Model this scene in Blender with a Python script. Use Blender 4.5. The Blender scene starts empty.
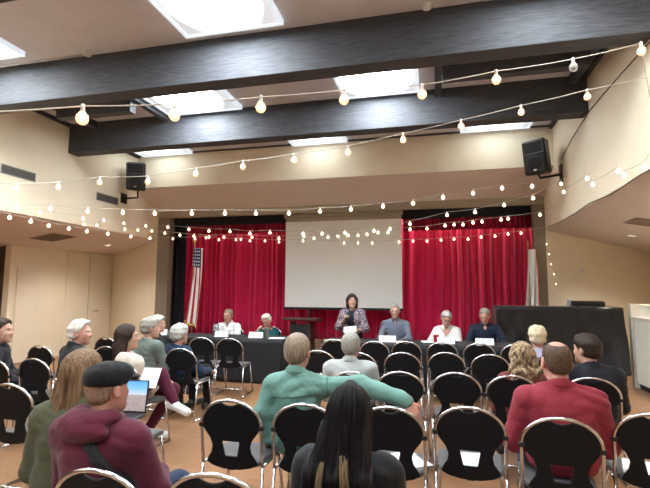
import bpy, bmesh, math, random
import numpy as np
from mathutils import Vector, Matrix

PI = math.pi
scene = bpy.context.scene
COL = scene.collection
random.seed(7)

# ------------------------------------------------------------------ camera
FOC, YAW, PITCH, ROLL, EYE = 456.465, 0.2395, 0.1041, 0.0053, 1.55
_d = Vector((-math.sin(YAW) * math.cos(PITCH), math.cos(YAW) * math.cos(PITCH), math.sin(PITCH)))
_r = Vector((math.cos(YAW), math.sin(YAW), 0))
_u = _r.cross(_d)
_r2 = _r * math.cos(ROLL) + _u * math.sin(ROLL)
_u2 = -_r * math.sin(ROLL) + _u * math.cos(ROLL)
cam_data = bpy.data.cameras.new('camera')
cam = bpy.data.objects.new('camera', cam_data)
COL.objects.link(cam)
cam_data.sensor_width = 36.0
cam_data.lens = 36.0 * FOC / 650.0
cam_data.clip_start = 0.05
m = Matrix((_r2, _u2, -_d)).transposed().to_4x4()
m.translation = (0, 0, EYE)
cam.matrix_world = m
scene.camera = cam

# ------------------------------------------------------------------ world, exposure, lights
scene.view_settings.view_transform = 'Standard'
scene.view_settings.look = 'None'
scene.view_settings.gamma = 1.0
scene.view_settings.use_curve_mapping = False
scene.view_settings.exposure = 1.3
world = bpy.data.worlds.new('world')
scene.world = world
world.use_nodes = True
world.node_tree.nodes['Background'].inputs[0].default_value = (1.0, 0.93, 0.86, 1)
world.node_tree.nodes['Background'].inputs[1].default_value = 0.25
PANEL_STRENGTH = 16.0


def area_light(name, loc, aim, sx, sy, power, color):
    ld = bpy.data.lights.new(name, 'AREA')
    ld.shape = 'RECTANGLE'
    ld.size, ld.size_y, ld.energy, ld.color = sx, sy, power, color
    o = bpy.data.objects.new(name, ld)
    COL.objects.link(o)
    o.location = loc
    o.rotation_euler = (Vector(aim) - Vector(loc)).to_track_quat('-Z', 'Y').to_euler()
    return o


def spot_light(name, loc, aim, power, color, size=1.6, blend=0.6, rad=0.06):
    ld = bpy.data.lights.new(name, 'SPOT')
    ld.energy, ld.color, ld.spot_size, ld.spot_blend, ld.shadow_soft_size = power, color, size, blend, rad
    o = bpy.data.objects.new(name, ld)
    COL.objects.link(o)
    o.location = loc
    o.rotation_euler = (Vector(aim) - Vector(loc)).to_track_quat('-Z', 'Y').to_euler()
    return o


# stage border lights behind the header, aimed at the red curtain
area_light('stage_border_lamp', (0.7, 10.52, 4.0), (0.7, 10.60, 1.0), 2.7, 0.08, 60, (1.0, 0.86, 0.78))
area_light('stage_border_lamp', (-4.8, 10.52, 4.0), (-4.8, 10.60, 1.0), 2.7, 0.08, 22, (1.0, 0.86, 0.78))
# recessed cans in the low alcove ceilings
for p in ((-7.6, 8.9, 2.66), (-7.6, 6.6, 2.66), (-7.6, 4.3, 2.66), (-7.6, 2.0, 2.66), (3.4, 9.0, 2.55), (3.4, 6.6, 2.55), (3.4, 4.3, 2.55), (3.4, 2.0, 2.55)):
    spot_light('recessed_can_lamp', p, (p[0], p[1], 0), 70, (1.0, 0.92, 0.80), 2.3, 1.0, 0.12)


def ray(u, v):
    return _d + _r2 * ((u - 325) / FOC) - _u2 * ((v - 244) / FOC)


def at_y(u, v, y):
    w = ray(u, v)
    return Vector((0, 0, EYE)) + w * (y / w.y)


def at_z(u, v, z):
    w = ray(u, v)
    return Vector((0, 0, EYE)) + w * ((z - EYE) / w.z)


def at_x(u, v, x):
    w = ray(u, v)
    return Vector((0, 0, EYE)) + w * (x / w.x)


# ------------------------------------------------------------------ materials
MATS = {}


def mat(name, color, rough=0.6, metal=0.0, color2=None, scale=20.0, stretch=(1, 1, 1), bump=0.0, bscale=None,
        emit=None, estr=0.0, spec=0.5, coat=0.0, sheen=0.0, detail=3.0, lo=0.35, hi=0.65):
    if name in MATS:
        return MATS[name]
    M = bpy.data.materials.new(name)
    M.use_nodes = True
    nt = M.node_tree
    b = nt.nodes['Principled BSDF']
    c = tuple(color) + (1,)
    b.inputs['Base Color'].default_value = c
    b.inputs['Roughness'].default_value = rough
    b.inputs['Metallic'].default_value = metal
    b.inputs['Specular IOR Level'].default_value = spec
    b.inputs['Coat Weight'].default_value = coat
    b.inputs['Sheen Weight'].default_value = sheen
    if emit is not None:
        b.inputs['Emission Color'].default_value = tuple(emit) + (1,)
        b.inputs['Emission Strength'].default_value = estr
    tc = nt.nodes.new('ShaderNodeTexCoord')
    mp = nt.nodes.new('ShaderNodeMapping')
    mp.inputs['Scale'].default_value = stretch
    nt.links.new(tc.outputs['Object'], mp.inputs[0])
    nz = nt.nodes.new('ShaderNodeTexNoise')
    nz.inputs['Scale'].default_value = scale
    nz.inputs['Detail'].default_value = detail
    nt.links.new(mp.outputs[0], nz.inputs['Vector'])
    if color2 is None:
        color2 = tuple(x * 0.88 for x in color)
    cr = nt.nodes.new('ShaderNodeValToRGB')
    cr.color_ramp.elements[0].position = lo
    cr.color_ramp.elements[0].color = tuple(color2) + (1,)
    cr.color_ramp.elements[1].position = hi
    cr.color_ramp.elements[1].color = c
    nt.links.new(nz.outputs['Fac'], cr.inputs[0])
    nt.links.new(cr.outputs[0], b.inputs['Base Color'])
    if bump:
        nb = nt.nodes.new('ShaderNodeTexNoise')
        nb.inputs['Scale'].default_value = bscale or scale * 6
        nt.links.new(mp.outputs[0], nb.inputs['Vector'])
        bp = nt.nodes.new('ShaderNodeBump')
        bp.inputs['Strength'].default_value = bump
        bp.inputs['Distance'].default_value = 0.01
        nt.links.new(nb.outputs['Fac'], bp.inputs['Height'])
        nt.links.new(bp.outputs[0], b.inputs['Normal'])
    MATS[name] = M
    return M


def node_mat(name, fn):
    if name in MATS:
        return MATS[name]
    M = bpy.data.materials.new(name)
    M.use_nodes = True
    fn(M.node_tree, M.node_tree.nodes['Principled BSDF'])
    MATS[name] = M
    return M


WALL = mat('cream_wall', (0.86, 0.755, 0.57), 0.7, color2=(0.83, 0.725, 0.54), scale=3, bump=0.05, bscale=160)
SOFFIT = mat('soffit_paint', (0.74, 0.635, 0.57), 0.8, scale=3, color2=(0.72, 0.615, 0.55))
CEIL = mat('ceiling_paint', (0.63, 0.60, 0.615), 0.9, color2=(0.60, 0.57, 0.585), scale=4, bump=0.15, bscale=220)
BEAM = mat('dark_stained_beam', (0.078, 0.080, 0.088), 0.6, spec=0.3, color2=(0.045, 0.046, 0.052), scale=6, stretch=(1, 8, 14),
           bump=0.12, bscale=18)
TAUPE = mat('taupe_paint', (0.27, 0.22, 0.16), 0.7)
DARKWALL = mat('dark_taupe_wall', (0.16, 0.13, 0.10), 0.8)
BLACKCLOTH = mat('black_cloth', (0.010, 0.010, 0.012), 0.75, bump=0.1, scale=60, sheen=0.05)
BLACKSTAGE = mat('black_border_cloth', (0.012, 0.010, 0.014), 0.9)
BLACKPLASTIC = mat('black_plastic', (0.012, 0.012, 0.014), 0.5, bump=0.05, scale=90)
CHAIRBLACK = mat('chair_shell_black', (0.006, 0.006, 0.007), 0.6, bump=0.06, scale=80, spec=0.25)
CHROME = mat('chrome', (0.72, 0.72, 0.74), 0.16, 1.0, color2=(0.68, 0.68, 0.7))
SEATGREY = mat('grey_seat_pad', (0.11, 0.11, 0.112), 0.42, scale=60, bump=0.05)
WHITEPAPER = mat('white_paper', (0.85, 0.85, 0.84), 0.7, color2=(0.82, 0.82, 0.81))
WHITEPLASTIC = mat('white_plastic', (0.75, 0.74, 0.7), 0.4)
GOLD = mat('gold_metal', (0.75, 0.5, 0.15), 0.35, 1.0)
DARKWOOD = mat('lectern_wood', (0.075, 0.030, 0.022), 0.4, color2=(0.045, 0.018, 0.014), scale=4, stretch=(8, 8, 1))
STAGEWOOD = mat('stage_riser_wood', (0.20, 0.115, 0.065), 0.5, color2=(0.13, 0.075, 0.045), scale=3, stretch=(1, 14, 20))
PALEWOOD = mat('stair_nosing', (0.42, 0.30, 0.2), 0.5)
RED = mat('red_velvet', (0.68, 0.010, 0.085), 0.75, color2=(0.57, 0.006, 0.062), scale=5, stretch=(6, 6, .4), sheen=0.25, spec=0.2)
REDSHADED = mat('red_velvet_shaded', (0.33, 0.004, 0.035), 0.8, color2=(0.28, 0.003, 0.028), scale=5, sheen=0.15, spec=0.2)  # curtain velvet again, with the shade under the header put into its colour
CABWHITE = mat('offwhite_laminate', (0.86, 0.81, 0.70), 0.5, color2=(0.84, 0.79, 0.68))
SCREEN = mat('matte_screen', (0.88, 0.865, 0.82), 0.85, color2=(0.87, 0.855, 0.81), scale=2)


def floor_nodes(nt, b):
    tc = nt.nodes.new('ShaderNodeTexCoord')
    mp = nt.nodes.new('ShaderNodeMapping')
    mp.inputs['Rotation'].default_value = (0, 0, 0.0)
    nt.links.new(tc.outputs['Object'], mp.inputs[0])
    br = nt.nodes.new('ShaderNodeTexBrick')
    br.inputs['Color1'].default_value = (0.335, 0.175, 0.085, 1)
    br.inputs['Color2'].default_value = (0.29, 0.148, 0.072, 1)
    br.inputs['Mortar'].default_value = (0.26, 0.13, 0.07, 1)
    br.inputs['Scale'].default_value = 1.0
    br.inputs['Mortar Size'].default_value = 0.0025
    br.inputs['Brick Width'].default_value = 1.2
    br.inputs['Row Height'].default_value = 0.12
    nt.links.new(mp.outputs[0], br.inputs['Vector'])
    mp2 = nt.nodes.new('ShaderNodeMapping')
    mp2.inputs['Scale'].default_value = (1.5, 18, 1)
    nt.links.new(tc.outputs['Object'], mp2.inputs[0])
    nz = nt.nodes.new('ShaderNodeTexNoise')
    nz.inputs['Scale'].default_value = 3
    nz.inputs['Detail'].default_value = 6
    nt.links.new(mp2.outputs[0], nz.inputs['Vector'])
    cr = nt.nodes.new('ShaderNodeValToRGB')
    cr.color_ramp.elements[0].color = (0.72, 0.68, 0.64, 1)
    cr.color_ramp.elements[0].position = 0.3
    cr.color_ramp.elements[1].color = (1.05, 1.05, 1.05, 1)
    cr.color_ramp.elements[1].position = 0.7
    nt.links.new(nz.outputs['Fac'], cr.inputs[0])
    mx = nt.nodes.new('ShaderNodeMix')
    mx.data_type = 'RGBA'
    mx.blend_type = 'MULTIPLY'
    mx.inputs[0].default_value = 1
    nt.links.new(br.outputs['Color'], mx.inputs[6])
    nt.links.new(cr.outputs[0], mx.inputs[7])
    nt.links.new(mx.outputs[2], b.inputs['Base Color'])
    b.inputs['Roughness'].default_value = 0.38


FLOOR = node_mat('wood_floor', floor_nodes)
PANELGLOW = mat('light_panel_diffuser', (0.8, 0.85, 0.9), 0.5, emit=(0.80, 0.92, 1.0), estr=PANEL_STRENGTH)
PANELFRAME = mat('light_panel_frame', (0.78, 0.80, 0.82), 0.5, emit=(0.75, 0.88, 1.0), estr=0.28)


# ------------------------------------------------------------------ mesh helpers
def link(name, me, m=None, parent=None, smooth=False):
    if m is not None:
        me.materials.append(m)
    if smooth:
        me.polygons.foreach_set('use_smooth', np.ones(len(me.polygons), dtype=bool))
    o = bpy.data.objects.new(name, me)
    COL.objects.link(o)
    if parent is not None:
        o.parent = parent
    return o


def from_bm(name, bm, m, parent=None, smooth=False):
    bmesh.ops.recalc_face_normals(bm, faces=bm.faces)
    me = bpy.data.meshes.new(name)
    bm.to_mesh(me)
    bm.free()
    return link(name, me, m, parent, smooth)


def tag(o, label=None, cat=None, group=None, kind=None):
    if label:
        o['label'] = label
    if cat:
        o['category'] = cat
    if group:
        o['group'] = group
    if kind:
        o['kind'] = kind
    return o


def empty(name, loc=(0, 0, 0), rz=0.0):
    o = bpy.data.objects.new(name, None)
    COL.objects.link(o)
    o.location = loc
    o.rotation_euler = (0, 0, rz)
    o.empty_display_size = 0.05
    return o


def bm_box(bm, lo, hi, bev=0.0):
    lo, hi = Vector(lo), Vector(hi)
    r = bmesh.ops.create_cube(bm, size=1.0)
    vs = r['verts']
    for v in vs:
        v.co = Vector(((lo.x + hi.x) / 2 + v.co.x * (hi.x - lo.x), (lo.y + hi.y) / 2 + v.co.y * (hi.y - lo.y),
                       (lo.z + hi.z) / 2 + v.co.z * (hi.z - lo.z)))
    if bev:
        es = list({e for v in vs for e in v.link_edges})
        bmesh.ops.bevel(bm, geom=es, offset=bev, segments=2, affect='EDGES', profile=0.6)
    return vs


def box(name, lo, hi, m, parent=None, bev=0.0):
    bm = bmesh.new()
    bm_box(bm, lo, hi, bev)
    return from_bm(name, bm, m, parent)


def bm_tube(bm, pts, r, n=10, caps=True):
    pts = [Vector(p) for p in pts]
    rs = r if isinstance(r, (list, tuple)) else [r] * len(pts)
    rings = []
    prev = None
    for i, p in enumerate(pts):
        t = (pts[min(i + 1, len(pts) - 1)] - pts[max(i - 1, 0)]).normalized()
        if prev is None:
            a = Vector((0, 0, 1)) if abs(t.z) < 0.9 else Vector((1, 0, 0))
            x = t.cross(a).normalized()
        else:
            x = (prev - t * prev.dot(t)).normalized()
        prev = x
        y = t.cross(x)
        rings.append([bm.verts.new(p + (x * math.cos(2 * PI * k / n) + y * math.sin(2 * PI * k / n)) * rs[i]) for k in range(n)])
    for a, b in zip(rings[:-1], rings[1:]):
        for k in range(n):
            bm.faces.new((a[k], a[(k + 1) % n], b[(k + 1) % n], b[k]))
    if caps:
        bm.faces.new(rings[0][::-1])
        bm.faces.new(rings[-1])


def tube(name, pts, r, m, parent=None, n=10):
    bm = bmesh.new()
    bm_tube(bm, pts, r, n)
    return from_bm(name, bm, m, parent, True)


def bm_lathe(bm, prof, c=(0, 0, 0), n=20):
    c = Vector(c)
    rings = []
    for r, z in prof:
        if r < 1e-6:
            rings.append([bm.verts.new(c + Vector((0, 0, z)))])
        else:
            rings.append([bm.verts.new(c + Vector((r * math.cos(2 * PI * k / n), r * math.sin(2 * PI * k / n), z))) for k in range(n)])
    for a, b in zip(rings[:-1], rings[1:]):
        for k in range(n):
            if len(a) == 1:
                bm.faces.new((a[0], b[(k + 1) % n], b[k]))
            elif len(b) == 1:
                bm.faces.new((a[k], a[(k + 1) % n], b[0]))
            else:
                bm.faces.new((a[k], a[(k + 1) % n], b[(k + 1) % n], b[k]))


def lathe(name, prof, m, parent=None, c=(0, 0, 0), n=20, smooth=True):
    bm = bmesh.new()
    bm_lathe(bm, prof, c, n)
    return from_bm(name, bm, m, parent, smooth)


def poly(name, pts, m, parent=None, thick=None):
    """A flat polygon, pushed along THICK to a solid slab."""
    bm = bmesh.new()
    vs = [bm.verts.new(p) for p in pts]
    f = bm.faces.new(vs)
    if thick is not None:
        r = bmesh.ops.extrude_face_region(bm, geom=[f])
        for v in [g for g in r['geom'] if isinstance(g, bmesh.types.BMVert)]:
            v.co += Vector(thick)
    return from_bm(name, bm, m, parent)


def sheet(name, fn, nu, nv, m, parent=None, thick=0.006, uv=False, closed=False):
    """A cloth: fn(s, t) -> point, given real thickness."""
    bm = bmesh.new()
    g = [[bm.verts.new(fn(i / nu, j / nv)) for j in range(nv + 1)] for i in range(nu + 1)]
    lay = bm.loops.layers.uv.new('UVMap') if uv else None
    for i in range(nu):
        for j in range(nv):
            f = bm.faces.new((g[i][j], g[i + 1][j], g[i + 1][j + 1], g[i][j + 1]))
            if uv:
                for lp, (a, b) in zip(f.loops, ((i, j), (i + 1, j), (i + 1, j + 1), (i, j + 1))):
                    lp[lay].uv = (a / nu, b / nv)
    if closed:
        bmesh.ops.remove_doubles(bm, verts=bm.verts, dist=1e-5)
    bmesh.ops.recalc_face_normals(bm, faces=bm.faces)
    me = bpy.data.meshes.new(name)
    bm.to_mesh(me)
    bm.free()
    o = link(name, me, m, parent, True)
    md = o.modifiers.new('thickness', 'SOLIDIFY')
    md.thickness = thick
    md.offset = 0
    return o


def copy_tree(o, parent=None):
    c = o.copy()
    COL.objects.link(c)
    c.parent = parent
    for ch in list(o.children):
        copy_tree(ch, c)
    return c


# ------------------------------------------------------------------ signed distance modelling (numpy)
def rotz(a):
    c, s = math.cos(a), math.sin(a)
    return np.array([[c, -s, 0], [s, c, 0], [0, 0, 1.0]])


def rotx(a):
    c, s = math.cos(a), math.sin(a)
    return np.array([[1.0, 0, 0], [0, c, -s], [0, s, c]])


def roty(a):
    c, s = math.cos(a), math.sin(a)
    return np.array([[c, 0, s], [0, 1.0, 0], [-s, 0, c]])


def cap(a, b, ra, rb=None, k=0.03):
    a, b = np.array(a, float), np.array(b, float)
    rb = ra if rb is None else rb
    R = max(ra, rb)
    return ('cap', a, b, ra, rb, k, np.minimum(a, b) - R, np.maximum(a, b) + R)


def ell(c, r, k=0.03, R=None):
    c, r = np.array(c, float), np.array(r, float)
    M = max(r)
    e = np.abs(R) @ r if R is not None else r
    return ('ell', c, r, R, None, k, c - e, c + e)


def d_op(op, P):
    if op[0] == 'cap':
        _, a, b, ra, rb = op[:5]
        ba = b - a
        t = np.clip(((P - a) @ ba) / max(ba @ ba, 1e-12), 0, 1)
        return np.linalg.norm(P - a - t[:, None] * ba, axis=1) - (ra + (rb - ra) * t)
    _, c, r, R = op[:4]
    q = P - c
    if R is not None:
        q = q @ R
    k0 = np.linalg.norm(q / r, axis=1)
    k1 = np.linalg.norm(q / (r * r), axis=1)
    return k0 * (k0 - 1) / np.maximum(k1, 1e-9)


def field(ops, h, infl=0.0, disp=None, cuts=(), sub=()):
    lo = np.min([o[6] for o in ops], axis=0) - infl - 3 * h - 0.012
    hi = np.max([o[7] for o in ops], axis=0) + infl + 3 * h + 0.012
    n = np.ceil((hi - lo) / h).astype(int) + 1
    F = np.full(n, 0.06, dtype=np.float32)
    ax = [lo[i] + h * np.arange(n[i]) for i in range(3)]

    def region(a, b):
        i0 = np.maximum(np.floor((a - lo) / h).astype(int), 0)
        i1 = np.minimum(np.ceil((b - lo) / h).astype(int) + 1, n)
        return i0, i1

    def pts(i0, i1):
        g = np.meshgrid(ax[0][i0[0]:i1[0]], ax[1][i0[1]:i1[1]], ax[2][i0[2]:i1[2]], indexing='ij')
        return np.stack([x.ravel() for x in g], axis=1)

    for o in ops:
        k = o[5]
        pad = infl + max(0.03, k)
        i0, i1 = region(o[6] - pad, o[7] + pad)
        if np.any(i1 <= i0):
            continue
        sl = tuple(slice(i0[i], i1[i]) for i in range(3))
        d = (d_op(o, pts(i0, i1)) - infl).reshape(F[sl].shape)
        f = F[sl]
        hh = np.maximum(k - np.abs(f - d), 0) / k
        F[sl] = np.minimum(f, d) - hh * hh * k * 0.25
    for o in sub:
        k = o[5]
        i0, i1 = region(o[6] - 0.03, o[7] + 0.03)
        if np.any(i1 <= i0):
            continue
        sl = tuple(slice(i0[i], i1[i]) for i in range(3))
        d = -d_op(o, pts(i0, i1)).reshape(F[sl].shape)
        f = F[sl]
        hh = np.maximum(k - np.abs(f - d), 0) / k
        F[sl] = np.maximum(f, d) + hh * hh * k * 0.25
    if disp is not None or cuts:
        msk = F < 0.03
        ii = np.argwhere(msk)
        P = lo + ii * h
        v = F[msk]
        if disp is not None:
            v = v + disp(P)
        for c in cuts:
            v = np.maximum(v, c(P))
        F[msk] = v
    return F, lo


def nets(F, lo, h):
    s = F < 0
    cnt = np.zeros(tuple(x - 1 for x in F.shape), dtype=np.int8)
    cor = [(a, b, c) for a in (0, 1) for b in (0, 1) for c in (0, 1)]
    nx, ny, nz = cnt.shape
    for a, b, c in cor:
        cnt += s[a:a + nx, b:b + ny, c:c + nz]
    act = (cnt > 0) & (cnt < 8)
    ii = np.argwhere(act)
    idx = np.full(cnt.shape, -1, dtype=np.int32)
    idx[act] = np.arange(len(ii))
    fv = {c: F[ii[:, 0] + c[0], ii[:, 1] + c[1], ii[:, 2] + c[2]] for c in cor}
    acc = np.zeros((len(ii), 3))
    num = np.zeros(len(ii))
    for c0 in cor:
        for k in range(3):
            if c0[k] == 0:
                c1 = list(c0)
                c1[k] = 1
                f0, f1 = fv[c0], fv[tuple(c1)]
                x = (f0 < 0) != (f1 < 0)
                t = np.where(x, f0 / np.where(x, f0 - f1, 1), 0)
                p = np.tile(np.array(c0, float), (len(ii), 1))
                p[:, k] += t
                acc += p * x[:, None]
                num += x
    V = lo + h * (ii + acc / num[:, None])
    Q = []
    for k in range(3):
        a, b = (k + 1) % 3, (k + 2) % 3
        sl0 = [slice(None)] * 3
        sl1 = [slice(None)] * 3
        sl0[k], sl1[k] = slice(0, -1), slice(1, None)
        ch = s[tuple(sl0)] != s[tuple(sl1)]
        e = np.argwhere(ch)
        e = e[(e[:, a] > 0) & (e[:, b] > 0) & (e[:, a] < F.shape[a] - 1) & (e[:, b] < F.shape[b] - 1)]
        ins = s[e[:, 0], e[:, 1], e[:, 2]]

        def cell(da, db):
            q = e.copy()
            q[:, a] += da
            q[:, b] += db
            return idx[q[:, 0], q[:, 1], q[:, 2]]
        q = np.stack([cell(-1, -1), cell(0, -1), cell(0, 0), cell(-1, 0)], axis=1)
        q[~ins] = q[~ins][:, ::-1]
        Q.append(q)
    Q = np.concatenate(Q)
    return V, Q[(Q >= 0).all(axis=1)]


def np_mesh(name, V, Q, m, parent=None, relax=1):
    if relax and len(V):
        e = np.concatenate([Q[:, [0, 1]], Q[:, [1, 2]], Q[:, [2, 3]], Q[:, [3, 0]]])
        for _ in range(relax):
            A = np.zeros_like(V)
            C = np.zeros(len(V))
            np.add.at(A, e[:, 0], V[e[:, 1]])
            np.add.at(C, e[:, 0], 1)
            V = V * 0.5 + 0.5 * A / np.maximum(C, 1)[:, None]
    me = bpy.data.meshes.new(name)
    me.vertices.add(len(V))
    me.vertices.foreach_set('co', V.astype(np.float32).ravel())
    me.loops.add(len(Q) * 4)
    me.loops.foreach_set('vertex_index', Q.astype(np.int32).ravel())
    me.polygons.add(len(Q))
    me.polygons.foreach_set('loop_start', np.arange(0, len(Q) * 4, 4, dtype=np.int32))
    me.update(calc_edges=True)
    me.validate()
    return link(name, me, m, parent, True)


def sdf(name, ops, h, m, parent=None, infl=0.0, disp=None, cuts=(), sub=(), relax=1, xf=None):
    F, lo = field(ops, h, infl, disp, cuts, sub)
    V, Q = nets(F, lo, h)
    if xf is not None:
        V = V @ xf[0].T + xf[1]
    return np_mesh(name, V, Q, m, parent, relax)


# ------------------------------------------------------------------ the room
XL, XR, YP, ZS, ZC = -6.74, 2.17, 10.0, 2.82, 4.70
YF, ZH, ZV = 9.11, 3.92, 3.52
YB0 = -5.0
STAGE_Y, STAGE_Z = 8.78, 0.42


def struct(o):
    o['kind'] = 'structure'
    return o


def wall_seg(name, a, b, z0, z1, m, t=0.15):
    """A wall from a to b (seen from its left-hand normal side), thickness going away."""
    a, b = Vector((a[0], a[1], 0)), Vector((b[0], b[1], 0))
    d = (b - a).normalized()
    n = Vector((-d.y, d.x, 0)) * t
    pts = [a, b, b + n, a + n]
    return struct(poly(name, [(p.x, p.y, z0) for p in pts], m, None, (0, 0, z1 - z0)))


struct(box('floor', (-15, YB0, -0.1), (9, 18, 0), FLOOR))
struct(box('ceiling', (XL - 0.2, YB0, ZC), (XR + 0.2, 10.2, ZC + 0.1), CEIL))
struct(box('wall_left', (XL - 0.2, YB0, ZS), (XL, YP + 0.2, ZC), WALL))
struct(box('wall_right', (XR, YB0, ZS), (XR + 0.2, YP + 0.2, ZC), WALL))
SLL, SLR = 0.150, 0.185           # the alcove ceilings fall away from the hall
XOL, XOR = -8.75, 4.6


def prism_y(name, prof, y0, y1, m):
    return struct(poly(name, [(x, y0, z) for x, z in prof], m, None, (0, y1 - y0, 0)))


zl, zr = ZS - SLL * (XL - XOL), ZS - SLR * (XOR - XR)
prism_y('ceiling_alcove_left', [(XL - 0.004, ZS - 0.002), (XL - 0.004, ZS + 0.06), (XOL, zl + 0.1), (-15, zl + 0.1), (-15, zl), (XOL, zl)], YB0, 15, SOFFIT)
prism_y('ceiling_alcove_right', [(XR + 0.004, ZS - 0.002), (XR + 0.004, ZS + 0.06), (9, ZS + 0.1 - SLR * (9 - XR)), (9, ZS - SLR * (9 - XR))], YB0, 18, SOFFIT)


def at_soffit(u, v):
    w = ray(u, v)
    if w.x < 0:
        t = (ZS - SLL * XL - EYE) / (w.z - SLL * w.x)
    else:
        t = (ZS + SLR * XR - EYE) / (w.z + SLR * w.x)
    return Vector((0, 0, EYE)) + w * t
struct(box('wall_back', (-15, YB0 - 0.15, 0), (9, YB0, ZC), WALL))

# front wall over the stage: vertical band, sloping soffit, header strip, jambs
struct(box('wall_front', (XL, YF, ZH), (XR, YF + 0.12, ZC), WALL))
bm = bmesh.new()
q = [(YF, ZH), (YP, ZV), (YP, ZV + 0.12), (YF + 0.12, ZH + 0.08)]
va = [bm.verts.new((XL, y, z)) for y, z in q]
vb = [bm.verts.new((XR, y, z)) for y, z in q]
bm.faces.new(va)
bm.faces.new(vb[::-1])
for i in range(4):
    bm.faces.new((va[i], vb[i], vb[(i + 1) % 4], va[(i + 1) % 4]))
struct(from_bm('trim_soffit_front', bm, SOFFIT))
PLAST = mat('header_paint', (0.42, 0.36, 0.27), 0.7)
struct(box('trim_header', (XL, YP, ZV - 0.16), (XR, YP + 0.12, ZV + 0.1), PLAST))
struct(box('trim_jamb_left', (XL, YP, 0), (XL + 0.32, YP + 0.2, ZV - 0.16), TAUPE))
struct(box('trim_jamb_right', (XR - 0.22, YP, 0), (XR, YP + 0.2, ZV - 0.16), TAUPE))

# splayed alcove walls and outer walls
AL = (XOL, 10.93)
AR = (XOR, YP + 0.445 * (XOR - XR))
wall_seg('wall_alcove_left', AL, (XL, YP), 0, ZS, WALL)
wall_seg('wall_alcove_right', (XR, YP), AR, 0, ZS, WALL)
yA = at_x(12, 243, AL[0]).y
wall_seg('wall_outer_left', (AL[0], yA), AL, 0, ZS, WALL)
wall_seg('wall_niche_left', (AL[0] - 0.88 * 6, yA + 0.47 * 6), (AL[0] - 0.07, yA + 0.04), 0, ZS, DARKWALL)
wall_seg('wall_far_left', (-14.0, YB0), (-14.0, yA + 3), 0, ZS, WALL)
wall_seg('wall_outer_right', AR, (AR[0], YB0), 0, ZS, WALL)
DOORM = mat('alcove_door_paint', (0.83, 0.735, 0.57), 0.6, color2=(0.80, 0.71, 0.545), scale=3)
for n, (u0, u1, vt) in enumerate(((17, 39.5, 269), (67.5, 89.5, 252), (90.2, 111, 253.5))):
    p0, p1 = at_x(u0, vt, AL[0]), at_x(u1, vt, AL[0])
    zt = min(zl - 0.02, (p0.z + p1.z) / 2)
    dr = struct(box('door_%d' % (n + 1), (AL[0] - 0.01, p0.y, 0.01), (AL[0] + 0.03, p1.y, zt), DOORM, None, 0.006))
    if n == 2:
        h = at_x(91.8, 310, AL[0] + 0.05)
        bm = bmesh.new()
        bm_tube(bm, [(AL[0] + 0.03, h.y + 0.05, 1.02), (AL[0] + 0.09, h.y + 0.05, 1.02), (AL[0] + 0.09, h.y + 0.19, 1.02)], 0.012)
        from_bm('door_handle', bm, CHROME, dr, True)

# stage platform, its back and sides
struct(box('floor_stage', (XL, STAGE_Y, 0), (3.04, 12.2, STAGE_Z), STAGEWOOD))
struct(box('trim_stage_nosing', (XL, STAGE_Y - 0.03, STAGE_Z - 0.045), (3.04, STAGE_Y, STAGE_Z + 0.004), PALEWOOD, None, 0.008))
struct(box('floor_stage_step', (XL, STAGE_Y - 0.30, 0), (3.04, STAGE_Y - 0.002, 0.045), PALEWOOD))
struct(box('wall_stage_back', (XL, 12.2, 0), (XR, 12.35, 4.5), DARKWALL))
struct(box('wall_stage_left', (XL - 0.14, 10.2, 0), (XL, 12.2, 4.5), DARKWALL))
struct(box('wall_stage_right', (XR, 10.2, 0), (XR + 0.1, 12.2, 4.5), DARKWALL))
struct(box('ceiling_stage', (XL, 10.12, 4.3), (XR, 12.2, 4.4), DARKWALL))

# beams and purlins
for i, y in enumerate((4.93, 7.03, 2.83, 0.73, -1.4)):
    b = struct(box('beam_%d' % (i + 1), (XL, y, 4.14), (XR, y + 0.26, ZC), BEAM, None, 0.008))
for i, (lo, hi) in enumerate((((0.03, 5.19, 4.57), (0.13, 7.03, ZC)), ((-4.70, 5.19, 4.57), (-4.60, 7.03, ZC)),
                              ((0.13, 6.08, 4.40), (1.93, 6.22, ZC)), ((-6.12, 6.08, 4.40), (-4.70, 6.22, ZC)),
                              ((1.93, 5.19, 4.57), (2.03, 7.03, ZC)), ((-6.22, 5.19, 4.57), (-6.12, 7.03, ZC)))):
    struct(box('trim_purlin_%d' % (i + 1), lo, hi, BEAM, None, 0.004))
for i, (y0, y1) in enumerate(((5.19, 7.03), (7.29, YF))):
    struct(box('trim_ceiling_left_%d' % (i + 1), (XL, y0, ZC - 0.07), (XL + 0.05, y1, ZC), BEAM))
    struct(box('trim_ceiling_right_%d' % (i + 1), (XR - 0.05, y0, ZC - 0.07), (XR, y1, ZC), BEAM))
struct(box('trim_ceiling_front', (XL, YF - 0.03, ZC - 0.03), (XR, YF, ZC), BEAM))


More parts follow.
